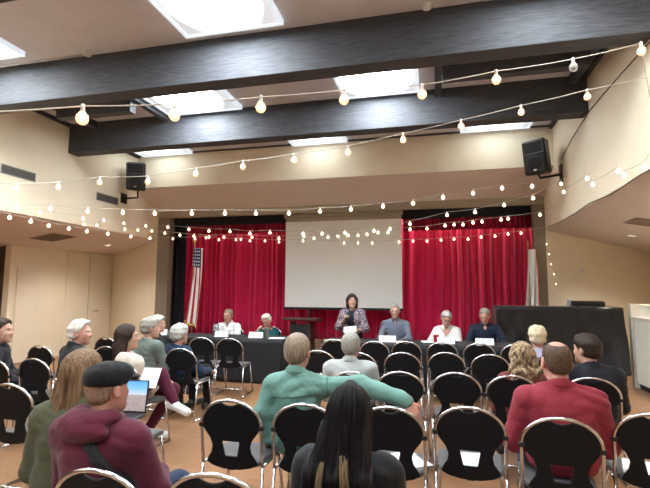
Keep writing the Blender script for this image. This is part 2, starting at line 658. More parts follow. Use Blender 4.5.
# ------------------------------------------------------------------ ceiling light panels
def glow_nodes(nt, b, P=PANEL_STRENGTH):
    b.inputs['Base Color'].default_value = (0.8, 0.85, 0.9, 1)
    tc = nt.nodes.new('ShaderNodeTexCoord')
    mp = nt.nodes.new('ShaderNodeMapping')
    mp.inputs['Scale'].default_value = (1.75, 1.45, 0)
    nt.links.new(tc.outputs['Object'], mp.inputs[0])
    gr = nt.nodes.new('ShaderNodeTexGradient')
    gr.gradient_type = 'SPHERICAL'
    nt.links.new(mp.outputs[0], gr.inputs[0])
    mr = nt.nodes.new('ShaderNodeMapRange')
    mr.inputs['From Min'].default_value = 0.02
    mr.inputs['From Max'].default_value = 0.62
    mr.inputs['To Min'].default_value = 0.19
    mr.inputs['To Max'].default_value = 1.9 * P
    nt.links.new(gr.outputs['Fac'], mr.inputs['Value'])
    b.inputs['Emission Color'].default_value = (0.84, 0.93, 1.0, 1)
    nt.links.new(mr.outputs[0], b.inputs['Emission Strength'])


DIFFUSER = node_mat('lamp_diffuser', glow_nodes)
DIFFUSER_REAR = node_mat('lamp_diffuser_rear', lambda nt, b: glow_nodes(nt, b, 8.0))
DIFFUSER_DIM = node_mat('lamp_diffuser_dim', lambda nt, b: glow_nodes(nt, b, 1.5))


def ceiling_panel(x0, x1, y0, y1, label, dm=None):
    cx, cy = (x0 + x1) / 2, (y0 + y1) / 2
    a, c = (x1 - x0) / 2, (y1 - y0) / 2
    t = empty('ceiling_light', (cx, cy, ZC))
    tag(t, label, 'ceiling light', 'square ceiling light panels')
    bm = bmesh.new()
    w = 0.045
    bm_box(bm, (-a, -c, -0.07), (a, -c + w, 0), 0.004)
    bm_box(bm, (-a, c - w, -0.07), (a, c, 0), 0.004)
    bm_box(bm, (-a, -c + w, -0.07), (-a + w, c - w, 0), 0.004)
    bm_box(bm, (a - w, -c + w, -0.07), (a, c - w, 0), 0.004)
    from_bm('frame', bm, PANELFRAME, t)
    box('diffuser', (-a + w, -c + w, -0.055), (a - w, c - w, -0.01), dm or DIFFUSER, t)
    return t


ceiling_panel(-2.93, -1.67, 3.56, 4.76, 'glowing ceiling light panel at the top, before the nearer dark beam')
ceiling_panel(-6.48, -5.25, 3.5, 4.66, 'ceiling light panel cut off by the left frame edge, before the nearer beam')
ceiling_panel(-4.55, -3.16, 5.75, 6.95, 'ceiling light panel between the two dark beams, nearer the vented wall')
ceiling_panel(-1.40, -0.20, 5.75, 6.95, 'ceiling light panel between the beams, nearer the white unlit bulb')
ceiling_panel(-6.55, -5.30, 8.0, 9.05, 'ceiling light panel in the far bay above the speaker by the vents', DIFFUSER_DIM)
ceiling_panel(-2.93, -1.74, 8.0, 9.05, 'ceiling light panel in the far bay above the projection screen', DIFFUSER_DIM)
ceiling_panel(0.50, 1.76, 8.0, 9.0, 'ceiling light panel in the far bay above the speaker on a wall arm', DIFFUSER_DIM)
for (x, y) in ((0.5, 3.5), (-4.5, 1.4), (-1.2, 1.4), (-2.9, -0.8), (0.5, -0.8), (-6.4, -0.8), (-4.5, -3.0), (-1.2, -3.0)):
    ceiling_panel(x, x + 1.25, y, y + 1.2, 'ceiling light panel over the back of the hall, out of the frame', DIFFUSER_REAR)

# ceiling fittings
for (u, v, lab) in ((90, 54, 'round white smoke detector beside the nearer beam, by the conduit'),
                    (427, 12, 'round white smoke detector at the top edge of the nearer beam')):
    p = at_z(u, v, ZC)
    p.y = min(p.y, 4.86)
    o = lathe('smoke_detector', [(0, -0.05), (0.035, -0.05), (0.05, -0.04), (0.055, -0.012), (0.065, -0.01), (0.065, 0)], WHITEPLASTIC, None)
    o.location = (p.x, p.y, ZC)
    tag(o, lab, 'smoke detector')
c0 = at_z(90, 55, ZC)
o = tube('conduit', [(c0.x - 0.08, 4.88, ZC - 0.015), (XL + 0.02, 4.88, ZC - 0.015)], 0.012, CEIL)
tag(o, 'thin painted conduit running along the ceiling from the smoke detector', 'conduit')


# wall vents, alcove ceiling vents and cans
def vent(name, c, ux, uy, w, h, n, label, group):
    """Grille centred at c, ux/uy its in-plane axes."""
    ux, uy, c = Vector(ux), Vector(uy), Vector(c)
    nn = ux.cross(uy)
    M = Matrix((ux, uy, nn)).transposed().to_4x4()
    M.translation = c
    t = bpy.data.objects.new(name, None)
    COL.objects.link(t)
    t.matrix_world = M
    tag(t, label, 'vent', group)
    bm = bmesh.new()
    e = 0.018
    bm_box(bm, (-w / 2, -h / 2, 0), (w / 2, -h / 2 + e, 0.014))
    bm_box(bm, (-w / 2, h / 2 - e, 0), (w / 2, h / 2, 0.014))
    bm_box(bm, (-w / 2, -h / 2, 0), (-w / 2 + e, h / 2, 0.014))
    bm_box(bm, (w / 2 - e, -h / 2, 0), (w / 2, h / 2, 0.014))
    from_bm('frame', bm, VENTM, t)
    bm = bmesh.new()
    for i in range(n):
        y = -h / 2 + e + (i + 0.5) * (h - 2 * e) / n
        bm_box(bm, (-w / 2 + e, y - 0.004, 0.002), (w / 2 - e, y + 0.004, 0.010))
    from_bm('louvres', bm, VENTM, t)
    box('duct_back', (-w / 2 + e, -h / 2 + e, -0.002), (w / 2 - e, h / 2 - e, 0.0015), mat('duct_grey', (0.10, 0.09, 0.08), 0.8), t)


VENTM = mat('vent_metal', (0.30, 0.27, 0.24), 0.5)
vent('air_vent', (XL + 0.004, 6.03, 3.49), (0, -1, 0), (0, 0, 1), 0.66, 0.16, 7, 'dark louvred air vent in the cream wall, farther from the speaker', 'wall air vents')
vent('air_vent', (XL + 0.004, 8.16, 3.48), (0, -1, 0), (0, 0, 1), 0.66, 0.17, 7, 'dark louvred air vent in the cream wall, just below the speaker', 'wall air vents')
VENTL = VENTM
VENTM = mat('soffit_vent_metal', (0.42, 0.33, 0.26), 0.5)
p = at_soffit(53, 237)
vent('ceiling_vent', p - Vector((0, 0, 0.006)), Vector((1, 0, SLL)).normalized(), (0, -1, 0), 0.6, 0.6, 9, 'square vent in the low alcove ceiling below the vented wall', 'alcove ceiling vents')
p = at_soffit(648, 222)
vent('ceiling_vent', p - Vector((0, 0, 0.006)), Vector((1, 0, -SLR)).normalized(), (0, -1, 0), 0.5, 0.5, 9, 'square vent in the low alcove ceiling beyond the curved cable', 'alcove ceiling vents')
CANGLOW = mat('can_lens', (0.8, 0.7, 0.55), 0.4, emit=(1, 0.85, 0.65), estr=0.6)
for (u, v, lab) in ((108, 245, 'round recessed can light in the alcove ceiling on the doors side'),
                    (632, 235.5, 'round recessed can light in the alcove ceiling over the draped table side')):
    p = at_soffit(u, v)
    t = empty('recessed_light', p)
    t.rotation_euler = (0, -math.atan(SLL) if p.x < 0 else math.atan(SLR), 0)
    tag(t, lab, 'ceiling light')
    lathe('trim_ring', [(0.075, -0.002), (0.08, -0.014), (0.105, -0.010), (0.11, 0.0)], WHITEPLASTIC, t)
    lathe('lens', [(0, -0.004), (0.076, -0.004), (0.076, 0)], CANGLOW, t)


# ------------------------------------------------------------------ stage: curtains, borders, screen, flags
def curtain(name, x0, x1, y, z0, z1, amp, m, label, seed, pitch=0.165):
    rnd = random.Random(seed)
    ph = [rnd.uniform(0, 6.28) for _ in range(6)]
    W = x1 - x0

    def fn(s, t):
        x = x0 + s * W
        z = z0 + t * (z1 - z0)
        w = x + 0.08 * math.sin(1.7 * x + ph[0]) + 0.045 * math.sin(4.1 * x + ph[1]) + 0.012 * math.sin(2.2 * z + 3 * x)
        a = amp * (0.75 + 0.35 * math.sin(2.3 * x + ph[2])) * (0.7 + 0.3 * (1 - t))
        f = math.sin(2 * PI * w / pitch)
        f = math.copysign(abs(f) ** 0.7, f)
        return Vector((x, y + a * f + 0.5 * amp * math.sin(2 * PI * w / (pitch * 3.3) + ph[3]), z))
    o = sheet(name, fn, max(20, int(W / pitch * 12)), 12, m, None, 0.006)
    tag(o, label, 'curtain')
    return o


curtain('stage_curtain', XL + 0.36, -3.0, 10.62, STAGE_Z + 0.01, 4.29, 0.072, RED, 'red velvet stage curtain behind the striped flag', 3)
curtain('stage_curtain', -3.0, -0.78, 10.74, STAGE_Z + 0.01, 4.29, 0.05, RED, 'red velvet stage curtain mostly hidden by the projection screen', 4)
curtain('stage_curtain', -0.8, XR - 0.03, 10.62, STAGE_Z + 0.01, 4.29, 0.072, RED, 'bright red velvet stage curtain behind the seated man in navy', 5)
curtain('curtain_valance', -0.72, XR - 0.03, 10.42, 2.93, 4.29, 0.035, REDSHADED, 'gathered red valance tinted with shade above the bright curtain', 6, 0.11)
curtain('curtain_valance', XL + 0.57, -3.36, 10.42, 2.98, 4.29, 0.035, REDSHADED, 'gathered red valance tinted with shade above the flag side curtain', 8, 0.11)
curtain('stage_border', XL + 0.3, XR - 0.03, 10.28, 3.18, 4.29, 0.012, BLACKSTAGE, 'black border cloth hanging under the stage header', 9, 0.3)
curtain('stage_leg_curtain', XL + 0.22, XL + 0.55, 10.45, STAGE_Z + 0.01, 4.29, 0.03, BLACKSTAGE, 'narrow black leg curtain beside the striped flag curtain', 11, 0.12)

t = empty('projection_screen', (-2.06, 10.17, 1.14))
tag(t, 'large white projection screen hanging in front of the red curtains', 'projection screen')
x0, x1 = at_y(286.5, 219, 10.2).x, at_y(401.5, 219, 10.2).x
hw = (x1 - x0) / 2
t.location.x = (x0 + x1) / 2
zt = 3.27
box('fabric', (-hw, -0.004, 0.05), (hw, 0.004, zt - 1.14), SCREEN, t)
box('top_border', (-hw, -0.006, zt - 1.14 - 0.09), (hw, -0.0045, zt - 1.14), mat('screen_leader', (0.42, 0.36, 0.28), 0.8), t)
bm = bmesh.new()
bm_tube(bm, [(-hw - 0.03, 0, zt - 1.14 + 0.05), (hw + 0.03, 0, zt - 1.14 + 0.05)], 0.055, 14)
from_bm('roller_case', bm, PLAST, t, True)
box('bottom_bar', (-hw - 0.02, -0.02, 0.0), (hw + 0.02, 0.02, 0.055), BLACKPLASTIC, t, 0.006)
for sx in (-1, 1):
    tube('hanger', [(sx * (hw - 0.2), 0, zt - 1.14 + 0.1), (sx * (hw - 0.2), 0, 4.29 - 1.14)], 0.006, CHROME, t)


def usflag_nodes(nt, b):
    uv = nt.nodes.new('ShaderNodeUVMap')
    sp = nt.nodes.new('ShaderNodeSeparateXYZ')
    nt.links.new(uv.outputs[0], sp.inputs[0])

    def mth(op, a, bb):
        n = nt.nodes.new('ShaderNodeMath')
        n.operation = op
        for i, x in enumerate((a, bb)):
            if isinstance(x, (int, float)):
                n.inputs[i].default_value = x
            elif x is not None:
                nt.links.new(x, n.inputs[i])
        return n.outputs[0]
    u, v = sp.outputs[0], sp.outputs[1]
    st = mth('LESS_THAN', mth('FRACT', mth('MULTIPLY', u, 6.0), 0), 0.42)

    def mix(f, c1, c2):
        n = nt.nodes.new('ShaderNodeMix')
        n.data_type = 'RGBA'
        nt.links.new(f, n.inputs[0])
        for i, c in ((6, c1), (7, c2)):
            if isinstance(c, tuple):
                n.inputs[i].default_value = c + (1,)
            else:
                nt.links.new(c, n.inputs[i])
        return n.outputs[2]
    stripes = mix(st, (0.86, 0.82, 0.78), (0.42, 0.012, 0.015))
    vo = nt.nodes.new('ShaderNodeTexVoronoi')
    vo.inputs['Scale'].default_value = 1.0
    vo.inputs['Randomness'].default_value = 0.0
    mp = nt.nodes.new('ShaderNodeMapping')
    mp.inputs['Scale'].default_value = (11, 22, 1)
    nt.links.new(uv.outputs[0], mp.inputs[0])
    nt.links.new(mp.outputs[0], vo.inputs['Vector'])
    star = mth('LESS_THAN', vo.outputs['Distance'], 0.27)
    canton = mix(star, (0.02, 0.03, 0.09), (0.75, 0.75, 0.75))
    inc = mth('MULTIPLY', mth('GREATER_THAN', v, 0.74), mth('LESS_THAN', u, 0.7))
    col = mix(inc, stripes, canton)
    nt.links.new(col, b.inputs['Base Color'])
    b.inputs['Roughness'].default_value = 0.7


def caflag_nodes(nt, b):
    uv = nt.nodes.new('ShaderNodeUVMap')
    sp = nt.nodes.new('ShaderNodeSeparateXYZ')
    nt.links.new(uv.outputs[0], sp.inputs[0])
    cr = nt.nodes.new('ShaderNodeValToRGB')
    cr.color_ramp.interpolation = 'CONSTANT'
    cr.color_ramp.elements[0].color = (0.90, 0.88, 0.84, 1)
    cr.color_ramp.elements[1].position = 0.93
    cr.color_ramp.elements[1].color = (0.45, 0.06, 0.05, 1)
    nt.links.new(sp.outputs[0], cr.inputs[0])
    nt.links.new(cr.outputs[0], b.inputs['Base Color'])
    b.inputs['Roughness'].default_value = 0.7


def flag(name, x, y, z0, ztop, length, width, m, label, seed, finial):
    t = empty(name, (x, y, z0))
    tag(t, label, 'flag')
    H = ztop - z0
    tube('pole', [(0, 0, 0.03), (0, 0, H)], 0.014, mat('flagpole_wood', (0.45, 0.3, 0.14), 0.4), t)
    lathe('base', [(0, 0), (0.14, 0), (0.145, 0.02), (0.06, 0.05), (0.03, 0.08), (0.014, 0.1)], GOLD, t)
    if finial == 'eagle':
        bm = bmesh.new()
        bm_lathe(bm, [(0, 0), (0.025, 0.0), (0.012, 0.02), (0.022, 0.04), (0, 0.06)], (0, 0, H), 12)
        bm_tube(bm, [(0, 0, H + 0.05), (0.0, -0.01, H + 0.10), (0, -0.03, H + 0.125)], [0.016, 0.02, 0.008], 8)
        for s in (-1, 1):
            bm_tube(bm, [(0, 0, H + 0.07), (s * 0.03, 0, H + 0.1), (s * 0.055, 0, H + 0.15)], [0.012, 0.015, 0.004], 6)
        from_bm('eagle_finial', bm, GOLD, t, True)
    else:
        lathe('spear_finial', [(0, 0), (0.02, 0.0), (0.01, 0.025), (0.022, 0.05), (0.012, 0.09), (0, 0.14)], GOLD, t, (0, 0, H), 10)
    rnd = random.Random(seed)
    p1, p2 = rnd.uniform(0, 6), rnd.uniform(0, 6)

    def fn(s, tt, grow=0.0):
        v = 1 - tt
        z = H - 0.06 - v * length - 0.14 * s * v
        wx = width * (0.55 + 0.45 * v)
        fx = s * wx + 0.02 * math.sin(9 * s + p1 + 2 * v)
        fy = (0.03 + 0.035 * v) * math.sin(2 * PI * s * 1.7 + p2 + 1.2 * v)
        return Vector((0.012 + fx * 0.9 - 0.55 * wx * v, -0.02 + fy, z))
    sheet('cloth', fn, 48, 40, m, t, 0.004, True)

    def fr(s, tt):
        p = fn(s, 0)
        return Vector((p.x, p.y - 0.001, p.z - 0.045 * tt))
    sheet('fringe', fr, 48, 2, mat('gold_fringe', (0.72, 0.42, 0.08), 0.6, scale=300), t, 0.008)
    return t


p = at_y(195, 240, 9.35)
flag('flag', p.x, 9.35, STAGE_Z, p.z - 0.13, 1.62, 0.42, node_mat('flag_stripes', usflag_nodes),
     'striped red and white flag with gold fringe on an eagle topped pole', 2, 'eagle')
p = at_y(526.5, 240, 9.75)
flag('flag', p.x + 0.02, 9.75, STAGE_Z, p.z - 0.13, 1.75, 0.30, node_mat('flag_white', caflag_nodes),
     'furled white flag on a gold tipped pole by the bright curtain', 5, 'spear')


# ------------------------------------------------------------------ speakers on the walls
def pa_speaker(loc, yaw, tilt, arm_pts, plate, label):
    t = empty('wall_speaker', loc)
    t.rotation_euler = (tilt, 0, yaw)
    tag(t, label, 'speaker', 'black wall speakers')
    w, h, dp = 0.21, 0.30, 0.32
    bm = bmesh.new()
    fr = [(-w, 0), (w, 0), (w * 0.62, dp), (-w * 0.62, dp)]
    f = bm.faces.new([bm.verts.new((x, y, -h)) for x, y in fr])
    r = bmesh.ops.extrude_face_region(bm, geom=[f])
    for g in r['geom']:
        if isinstance(g, bmesh.types.BMVert):
            g.co.z = h
    bmesh.ops.bevel(bm, geom=list(bm.edges), offset=0.02, segments=3, affect='EDGES')
    from_bm('cabinet', bm, BLACKPLASTIC, t, False)
    GR = mat('speaker_grille', (0.035, 0.037, 0.042), 0.45, scale=200, bump=0.3)
    box('grille', (-w + 0.03, -0.012, -h + 0.035), (w - 0.03, 0.004, 0.03), GR, t, 0.01)
    bm = bmesh.new()
    a = [(-w + 0.035, -0.010, 0.06), (w - 0.035, -0.010, 0.06), (w - 0.035, -0.010, h - 0.03), (-w + 0.035, -0.010, h - 0.03)]
    b = [(-0.05, 0.055, 0.13), (0.05, 0.055, 0.13), (0.05, 0.055, 0.2), (-0.05, 0.055, 0.2)]
    o_ = [(-w + 0.02, -0.004, 0.045), (w - 0.02, -0.004, 0.045), (w - 0.02, -0.004, h - 0.015), (-w + 0.02, -0.004, h - 0.015)]
    A, B, O = [[bm.verts.new(q) for q in l] for l in (a, b, o_)]
    for i in range(4):
        j = (i + 1) % 4
        bm.faces.new((A[i], A[j], B[j], B[i]))
        bm.faces.new((O[i], O[j], A[j], A[i]))
    bm.faces.new(B)
    from_bm('horn', bm, mat('speaker_horn', (0.06, 0.062, 0.068), 0.35), t)
    bm = bmesh.new()
    bmesh.ops.create_cone(bm, cap_ends=True, segments=28, radius1=0.13, radius2=0.125, depth=0.008,
                          matrix=Matrix.Translation((0, -0.014, -0.13)) @ Matrix.Rotation(PI / 2, 4, 'X'))
    from_bm('woofer', bm, BLACKPLASTIC, t)
    box('badge', (-0.025, -0.021, -0.245), (0.025, -0.0125, -0.215), mat('badge_metal', (0.7, 0.7, 0.72), 0.3, 0.8), t, 0.002)
    Mi = (Matrix.Translation(Vector(loc)) @ Matrix.Rotation(yaw, 4, 'Z') @ Matrix.Rotation(tilt, 4, 'X')).inverted()
    tube('bracket_arm', [Mi @ Vector(q) for q in arm_pts], 0.022, BLACKPLASTIC, t)
    bm = bmesh.new()
    bm_box(bm, plate[0], plate[1], 0.004)
    for v_ in bm.verts:
        v_.co = Mi @ v_.co
    from_bm('bracket_plate', bm, BLACKPLASTIC, t)
    return t


p = at_y(135.5, 176, 8.5)
pa_speaker((p.x, 8.5, p.z), 0.35, 0.12, [(p.x - 0.02, 8.62, p.z - 0.2), (p.x - 0.02, 8.64, p.z - 0.45), (XL + 0.01, 8.66, p.z - 0.45)],
           ((XL, 8.56, p.z - 0.56), (XL + 0.02, 8.76, p.z - 0.34)), 'black wall speaker on the cream wall above the air vents')
p = at_y(534, 157, 8.45)
pa_speaker((p.x, 8.45, p.z), -0.68, 0.16, [(p.x + 0.08, 8.6, p.z - 0.24), (p.x + 0.12, 8.62, p.z - 0.34), (XR - 0.01, 8.6, p.z - 0.30)],
           ((XR - 0.02, 8.52, p.z - 0.45), (XR, 8.68, p.z - 0.12)), 'black wall speaker on a bracket arm beyond the dark beams')


# ------------------------------------------------------------------ tables, lectern, draped cart, half wall
def skirted_table(x0, x1, y0, y1, z, taper, label, seed):
    """A folding table under a fitted black cloth."""
    t = empty('panel_table', ((x0 + x1) / 2, (y0 + y1) / 2, 0))
    tag(t, label, 'table', 'cloth covered panel tables')
    a, c = (x1 - x0) / 2, (y1 - y0) / 2
    rnd = random.Random(seed)
    ph = [rnd.uniform(0, 6.28) for _ in range(4)]
    per = [(-a, -c), (a, -c), (a, c), (-a, c)]
    L = [2 * a, 2 * c, 2 * a, 2 * c]
    tot = sum(L)

    def fn(s, tt):
        d = s * tot
        i = 0
        while i < 3 and d > L[i]:
            d -= L[i]
            i += 1
        f = min(d / L[i], 1)
        p, q = per[i], per[(i + 1) % 4]
        x, y = p[0] + (q[0] - p[0]) * f, p[1] + (q[1] - p[1]) * f
        n = ((0, -1), (1, 0), (0, 1), (-1, 0))[i]
        w = 0.012 * tt * (math.sin(s * tot * 9 + ph[0]) + 0.7 * math.sin(s * tot * 17 + ph[1])) * (1 - abs(2 * f - 1) ** 6)
        k = 1 - taper * tt
        return Vector((x * (1 - taper * 0.28 * tt) + n[0] * w, y * k + n[1] * w, z - 0.004 - tt * (z - 0.03)))
    sheet('skirt', fn, 220, 10, BLACKCLOTH, t, 0.004, closed=True)
    box('tabletop', (-a, -c, z - 0.03), (a, c, z), BLACKCLOTH, t, 0.008)
    for sx in (-1, 1):
        for sy in (-1, 1):
            tube('leg', [(sx * (a * 0.8 - 0.12), sy * (c - 0.15), 0), (sx * (a * 0.8 - 0.12), sy * (c - 0.15), z - 0.03)], 0.014, CHROME, t)
    return t


TZ = 0.75
skirted_table(-4.95, -2.50, 7.33, 8.0, TZ, 0.16, 'black clothed panel table of the man in white and the woman in teal', 1)
skirted_table(-1.82, -0.02, 7.22, 7.95, TZ, 0.05, 'black clothed panel table where the speaker with the microphone stands', 2)
skirted_table(0.0, 1.62, 7.26, 7.97, TZ, 0.05, 'black clothed panel table of the woman in white and man in navy', 3)


def name_card(u, v, y, label, w=0.25):
    p = at_z(u, v, TZ)
    p = at_y(u, v, y) if y else p
    h = 0.10
    t = empty('name_card', (p.x, p.y, TZ))
    tag(t, label, 'name card', 'name cards on the panel tables')
    t.rotation_euler = (0, 0, 0.05)
    bm = bmesh.new()
    prof = [(-0.045, 0), (-0.0015, h), (0.0015, h), (0.045, 0), (0.042, 0), (0, h - 0.006), (-0.042, 0)]
    A = [bm.verts.new((-w / 2, yy, zz)) for yy, zz in prof]
    B = [bm.verts.new((w / 2, yy, zz)) for yy, zz in prof]
    n = len(prof)
    for i in range(n):
        bm.faces.new((A[i], A[(i + 1) % n], B[(i + 1) % n], B[i]))
    bm.faces.new(A)
    bm.faces.new(B[::-1])
    from_bm('card', bm, WHITEPAPER, t)
    return t


for (u, lab) in ((161, 'white name card on the table behind the grey haired listeners'),
                 (222, 'white name card before the man in the white shirt'),
                 (256, 'white name card before the woman in teal'),
                 (387.5, 'white name card before the man in the grey shirt'),
                 (446, 'white name card before the woman in the white blouse'),
                 (484.5, 'white name card before the man in navy')):
    name_card(u, 340, 7.52, lab, 0.27 if u > 300 else 0.25)


def cup(name, u, y, prof, m, lab, cat, z=TZ):
    p = at_y(u, 335, y)
    o = lathe(name, prof, m)
    o.location = (p.x, y, z)
    tag(o, lab, cat)
    return o


cup('cup', 436, 7.62, [(0, 0), (0.030, 0), (0.033, 0.01), (0.045, 0.118), (0.047, 0.12), (0.043, 0.118), (0.03, 0.012), (0, 0.012)],
    mat('red_cup', (0.62, 0.02, 0.03), 0.4), 'red plastic cup beside the name card of the woman in white', 'cup')
GLASS = mat('clear_glass', (0.75, 0.78, 0.8), 0.08, spec=0.8)
GLASS.node_tree.nodes['Principled BSDF'].inputs['Transmission Weight'].default_value = 0.7
cup('glass_pitcher', 216, 7.75, [(0, 0), (0.05, 0), (0.055, 0.02), (0.06, 0.12), (0.05, 0.17), (0.055, 0.2), (0.05, 0.2), (0.045, 0.17), (0.055, 0.12), (0.05, 0.015), (0, 0.012)],
    GLASS, 'clear water pitcher beside the man in the white shirt', 'pitcher')
cup('tumbler', 267, 7.62, [(0, 0), (0.036, 0), (0.04, 0.02), (0.046, 0.15), (0.044, 0.165), (0.02, 0.17), (0, 0.17)],
    mat('steel_tumbler', (0.22, 0.25, 0.22), 0.35, 0.6), 'grey green tumbler before the woman in teal', 'tumbler')
for (u, y, w, d, m, lab) in ((277, 7.55, 0.26, 0.2, WHITEPAPER, 'loose white paper at the corner of the table by the woman in teal'),
                             (333, 7.5, 0.30, 0.2, mat('green_folder', (0.45, 0.6, 0.22), 0.6), 'pale green folder on the table before the standing speaker'),
                             (402, 7.6, 0.2, 0.18, WHITEPAPER, 'white paper beside the man in the grey shirt'),
                             (428, 7.7, 0.2, 0.26, WHITEPAPER, 'white paper under the hands of the woman in white')):
    p = at_y(u, 338, y)
    o = box('folder' if 'folder' in lab else 'paper', (-w / 2, -d / 2, 0), (w / 2, d / 2, 0.006), m)
    o.location = (p.x, y, TZ)
    o.rotation_euler = (0, 0, 0.15)
    tag(o, lab, 'folder' if 'folder' in lab else 'paper')

# lectern on the floor between the tables
p = at_y(302.5, 318, 8.32)
t = empty('lectern', (p.x, 8.32, 0))
tag(t, 'dark wooden lectern standing between the two panel tables', 'lectern')
LZ = p.z + 0.02
bm = bmesh.new()
bm_box(bm, (-0.20, -0.16, 0.06), (-0.17, 0.16, LZ - 0.1), 0.004)
bm_box(bm, (0.17, -0.16, 0.06), (0.20, 0.16, LZ - 0.1), 0.004)
from_bm('side_panel', bm, DARKWOOD, t)
box('front_panel', (-0.17, -0.15, 0.06), (0.17, -0.12, LZ - 0.12), BLACKPLASTIC, t, 0.004)
box('base', (-0.26, -0.22, 0), (0.26, 0.22, 0.06), DARKWOOD, t, 0.01)
bm = bmesh.new()
vs = bm_box(bm, (-0.32, -0.22, LZ - 0.05), (0.32, 0.24, LZ), 0.008)
for v_ in bm.verts:
    v_.co.z -= 0.12 * max(0, v_.co.y + 0.1)
from_bm('reading_top', bm, DARKWOOD, t)
tube('gooseneck_microphone', [(0.12, 0.0, LZ - 0.01), (0.12, 0.02, LZ + 0.06), (0.10, 0.06, LZ + 0.11), (0.06, 0.1, LZ + 0.13)], 0.008, BLACKPLASTIC, t)


# tall draped cart at the edge of the stage
def draped_cart():
    x0, x1, y0, y1, z0, z1 = 1.03, 3.04, 8.72, 9.35, 0.22, 1.31
    t = empty('draped_cart', ((x0 + x1) / 2, (y0 + y1) / 2, STAGE_Z))
    tag(t, 'tall cart completely draped in black cloth at the stage edge', 'draped cart')
    ox, oy, oz = t.location
    L = [x1 - x0, y1 - y0]

    def fn(s, tt):
        d = s * (L[0] + 2 * L[1])
        wave = 0.05 * (math.sin(d * 11 + 0.6 + 5.5 * tt) + 0.6 * math.sin(d * 19 + 2 - 4.5 * tt) + 0.6 * math.sin(d * 4.3 + 3 * tt)) * (0.05 + 0.95 * tt ** 0.7)
        zz = z1 - tt * (z1 - z0) + 0.03 * math.sin(d * 7) * tt
        if d < L[1]:
            x, y, nx, ny = x0, y1 - d, -1, 0
        elif d < L[1] + L[0]:
            x, y, nx, ny = x0 + d - L[1], y0, 0, -1
        else:
            x, y, nx, ny = x1, y0 + d - L[1] - L[0], 1, 0
        fl = 0.06 * tt if nx > 0 else (0.02 * tt)
        wv = 0.75 * wave + 0.045 * tt + 0.012
        if y0 - 0.0 <= STAGE_Y and ny == -1:
            wv += 0.03
        px, py = x + nx * (wave * 0.6 + fl), y + ny * wv
        if x > x1 - 0.12 and ny == -1:
            f = (x - (x1 - 0.12)) / 0.12
            zz -= 0.05 * f * f * (1 - tt)
            px += 0.05 * tt * f
        return Vector((px - ox, py - oy, zz - oz))
    cl = BLACKCART
    sheet('cloth_skirt', fn, 260, 16, cl, t, 0.005)
    box('cloth_top', (x0 - ox, y0 - oy, z1 - 0.03 - oz), (x1 - ox - 0.02, y1 - oy, z1 + 0.002 - oz), cl, t, 0.02)
    for (a, b) in ((x0 + 0.1, y0 + 0.16), (x1 - 0.1, y0 + 0.16), (x0 + 0.1, y1 - 0.1), (x1 - 0.1, y1 - 0.1)):
        tube('leg', [(a - ox, b - oy, 0), (a - ox, b - oy, z1 - 0.03 - oz)], 0.02, BLACKPLASTIC, t)
    return z1


BLACKCART = mat('black_satin_cloth', (0.012, 0.012, 0.013), 0.33, spec=0.5, scale=4, sheen=0.25)
BLACKCART.node_tree.nodes['Principled BSDF'].inputs['Sheen Roughness'].default_value = 0.35
CZ = draped_cart() + 0.002
p = at_y(587, 304, 8.95)
t = empty('mixer_box', (p.x, 8.95, CZ))
tag(t, 'flat black equipment box on top of the draped cart', 'equipment box')
box('case', (-0.24, -0.16, 0.012), (0.24, 0.16, 0.085), BLACKPLASTIC, t, 0.012)
box('lid', (-0.22, -0.15, 0.085), (0.22, 0.15, 0.10), BLACKPLASTIC, t, 0.006)
for sx in (-1, 1):
    for sy in (-1, 1):
        lathe('foot', [(0, 0), (0.015, 0), (0.015, 0.012), (0, 0.012)], BLACKPLASTIC, t, (sx * 0.2, sy * 0.12, 0), 10)
p = at_y(570, 303, 8.9)
o = lathe('paper_cup', [(0, 0), (0.034, 0), (0.045, 0.14), (0.047, 0.145), (0.043, 0.14), (0.032, 0.006), (0, 0.006)], WHITEPAPER)
o.location = (p.x - 0.02, 8.9, CZ)
tag(o, 'white paper cup on the draped cart beside the black box', 'cup')

# off-white half wall / cabinet at the side of the stage
t = empty('cabinet', (3.12, 8.0, 0))
tag(t, 'off white side cabinet with a ledge beside the draped cart', 'cabinet')
t.location.x = 3.17
box('carcass', (0, -2.3, 0.09), (0.55, 0.68, 1.13), CABWHITE, t, 0.004)
box('kick_plate', (0.03, -2.28, 0), (0.5, 0.66, 0.09), BLACKPLASTIC, t)
box('ledge', (-0.025, -2.33, 1.13), (0.55, 0.70, 1.165), mat('ledge_paint', (0.80, 0.75, 0.65), 0.4), t, 0.006)
box('upper_panel', (0.10, -2.3, 1.165), (0.55, 0.70, 1.36), CABWHITE, t, 0.004)
box('corner_post', (-0.03, 0.70, 0.0), (0.55, 0.80, 1.37), CABWHITE, t, 0.004)
box('outlet_box', (0.088, 0.18, 1.22), (0.102, 0.25, 1.30), BLACKPLASTIC, t, 0.002)
o = box('light_switch', (-0.035, 0, -0.06), (0.035, 0.012, 0.06), WHITEPLASTIC, None, 0.003)
p = Vector((XR + 0.75, YP + 0.445 * 0.75, 0))
o.location = (p.x + 0.006, p.y - 0.014, 2.0)
o.rotation_euler = (0, 0, math.atan(0.445))
tag(o, 'small white wall plate on the splayed wall beyond the white flag', 'wall plate')


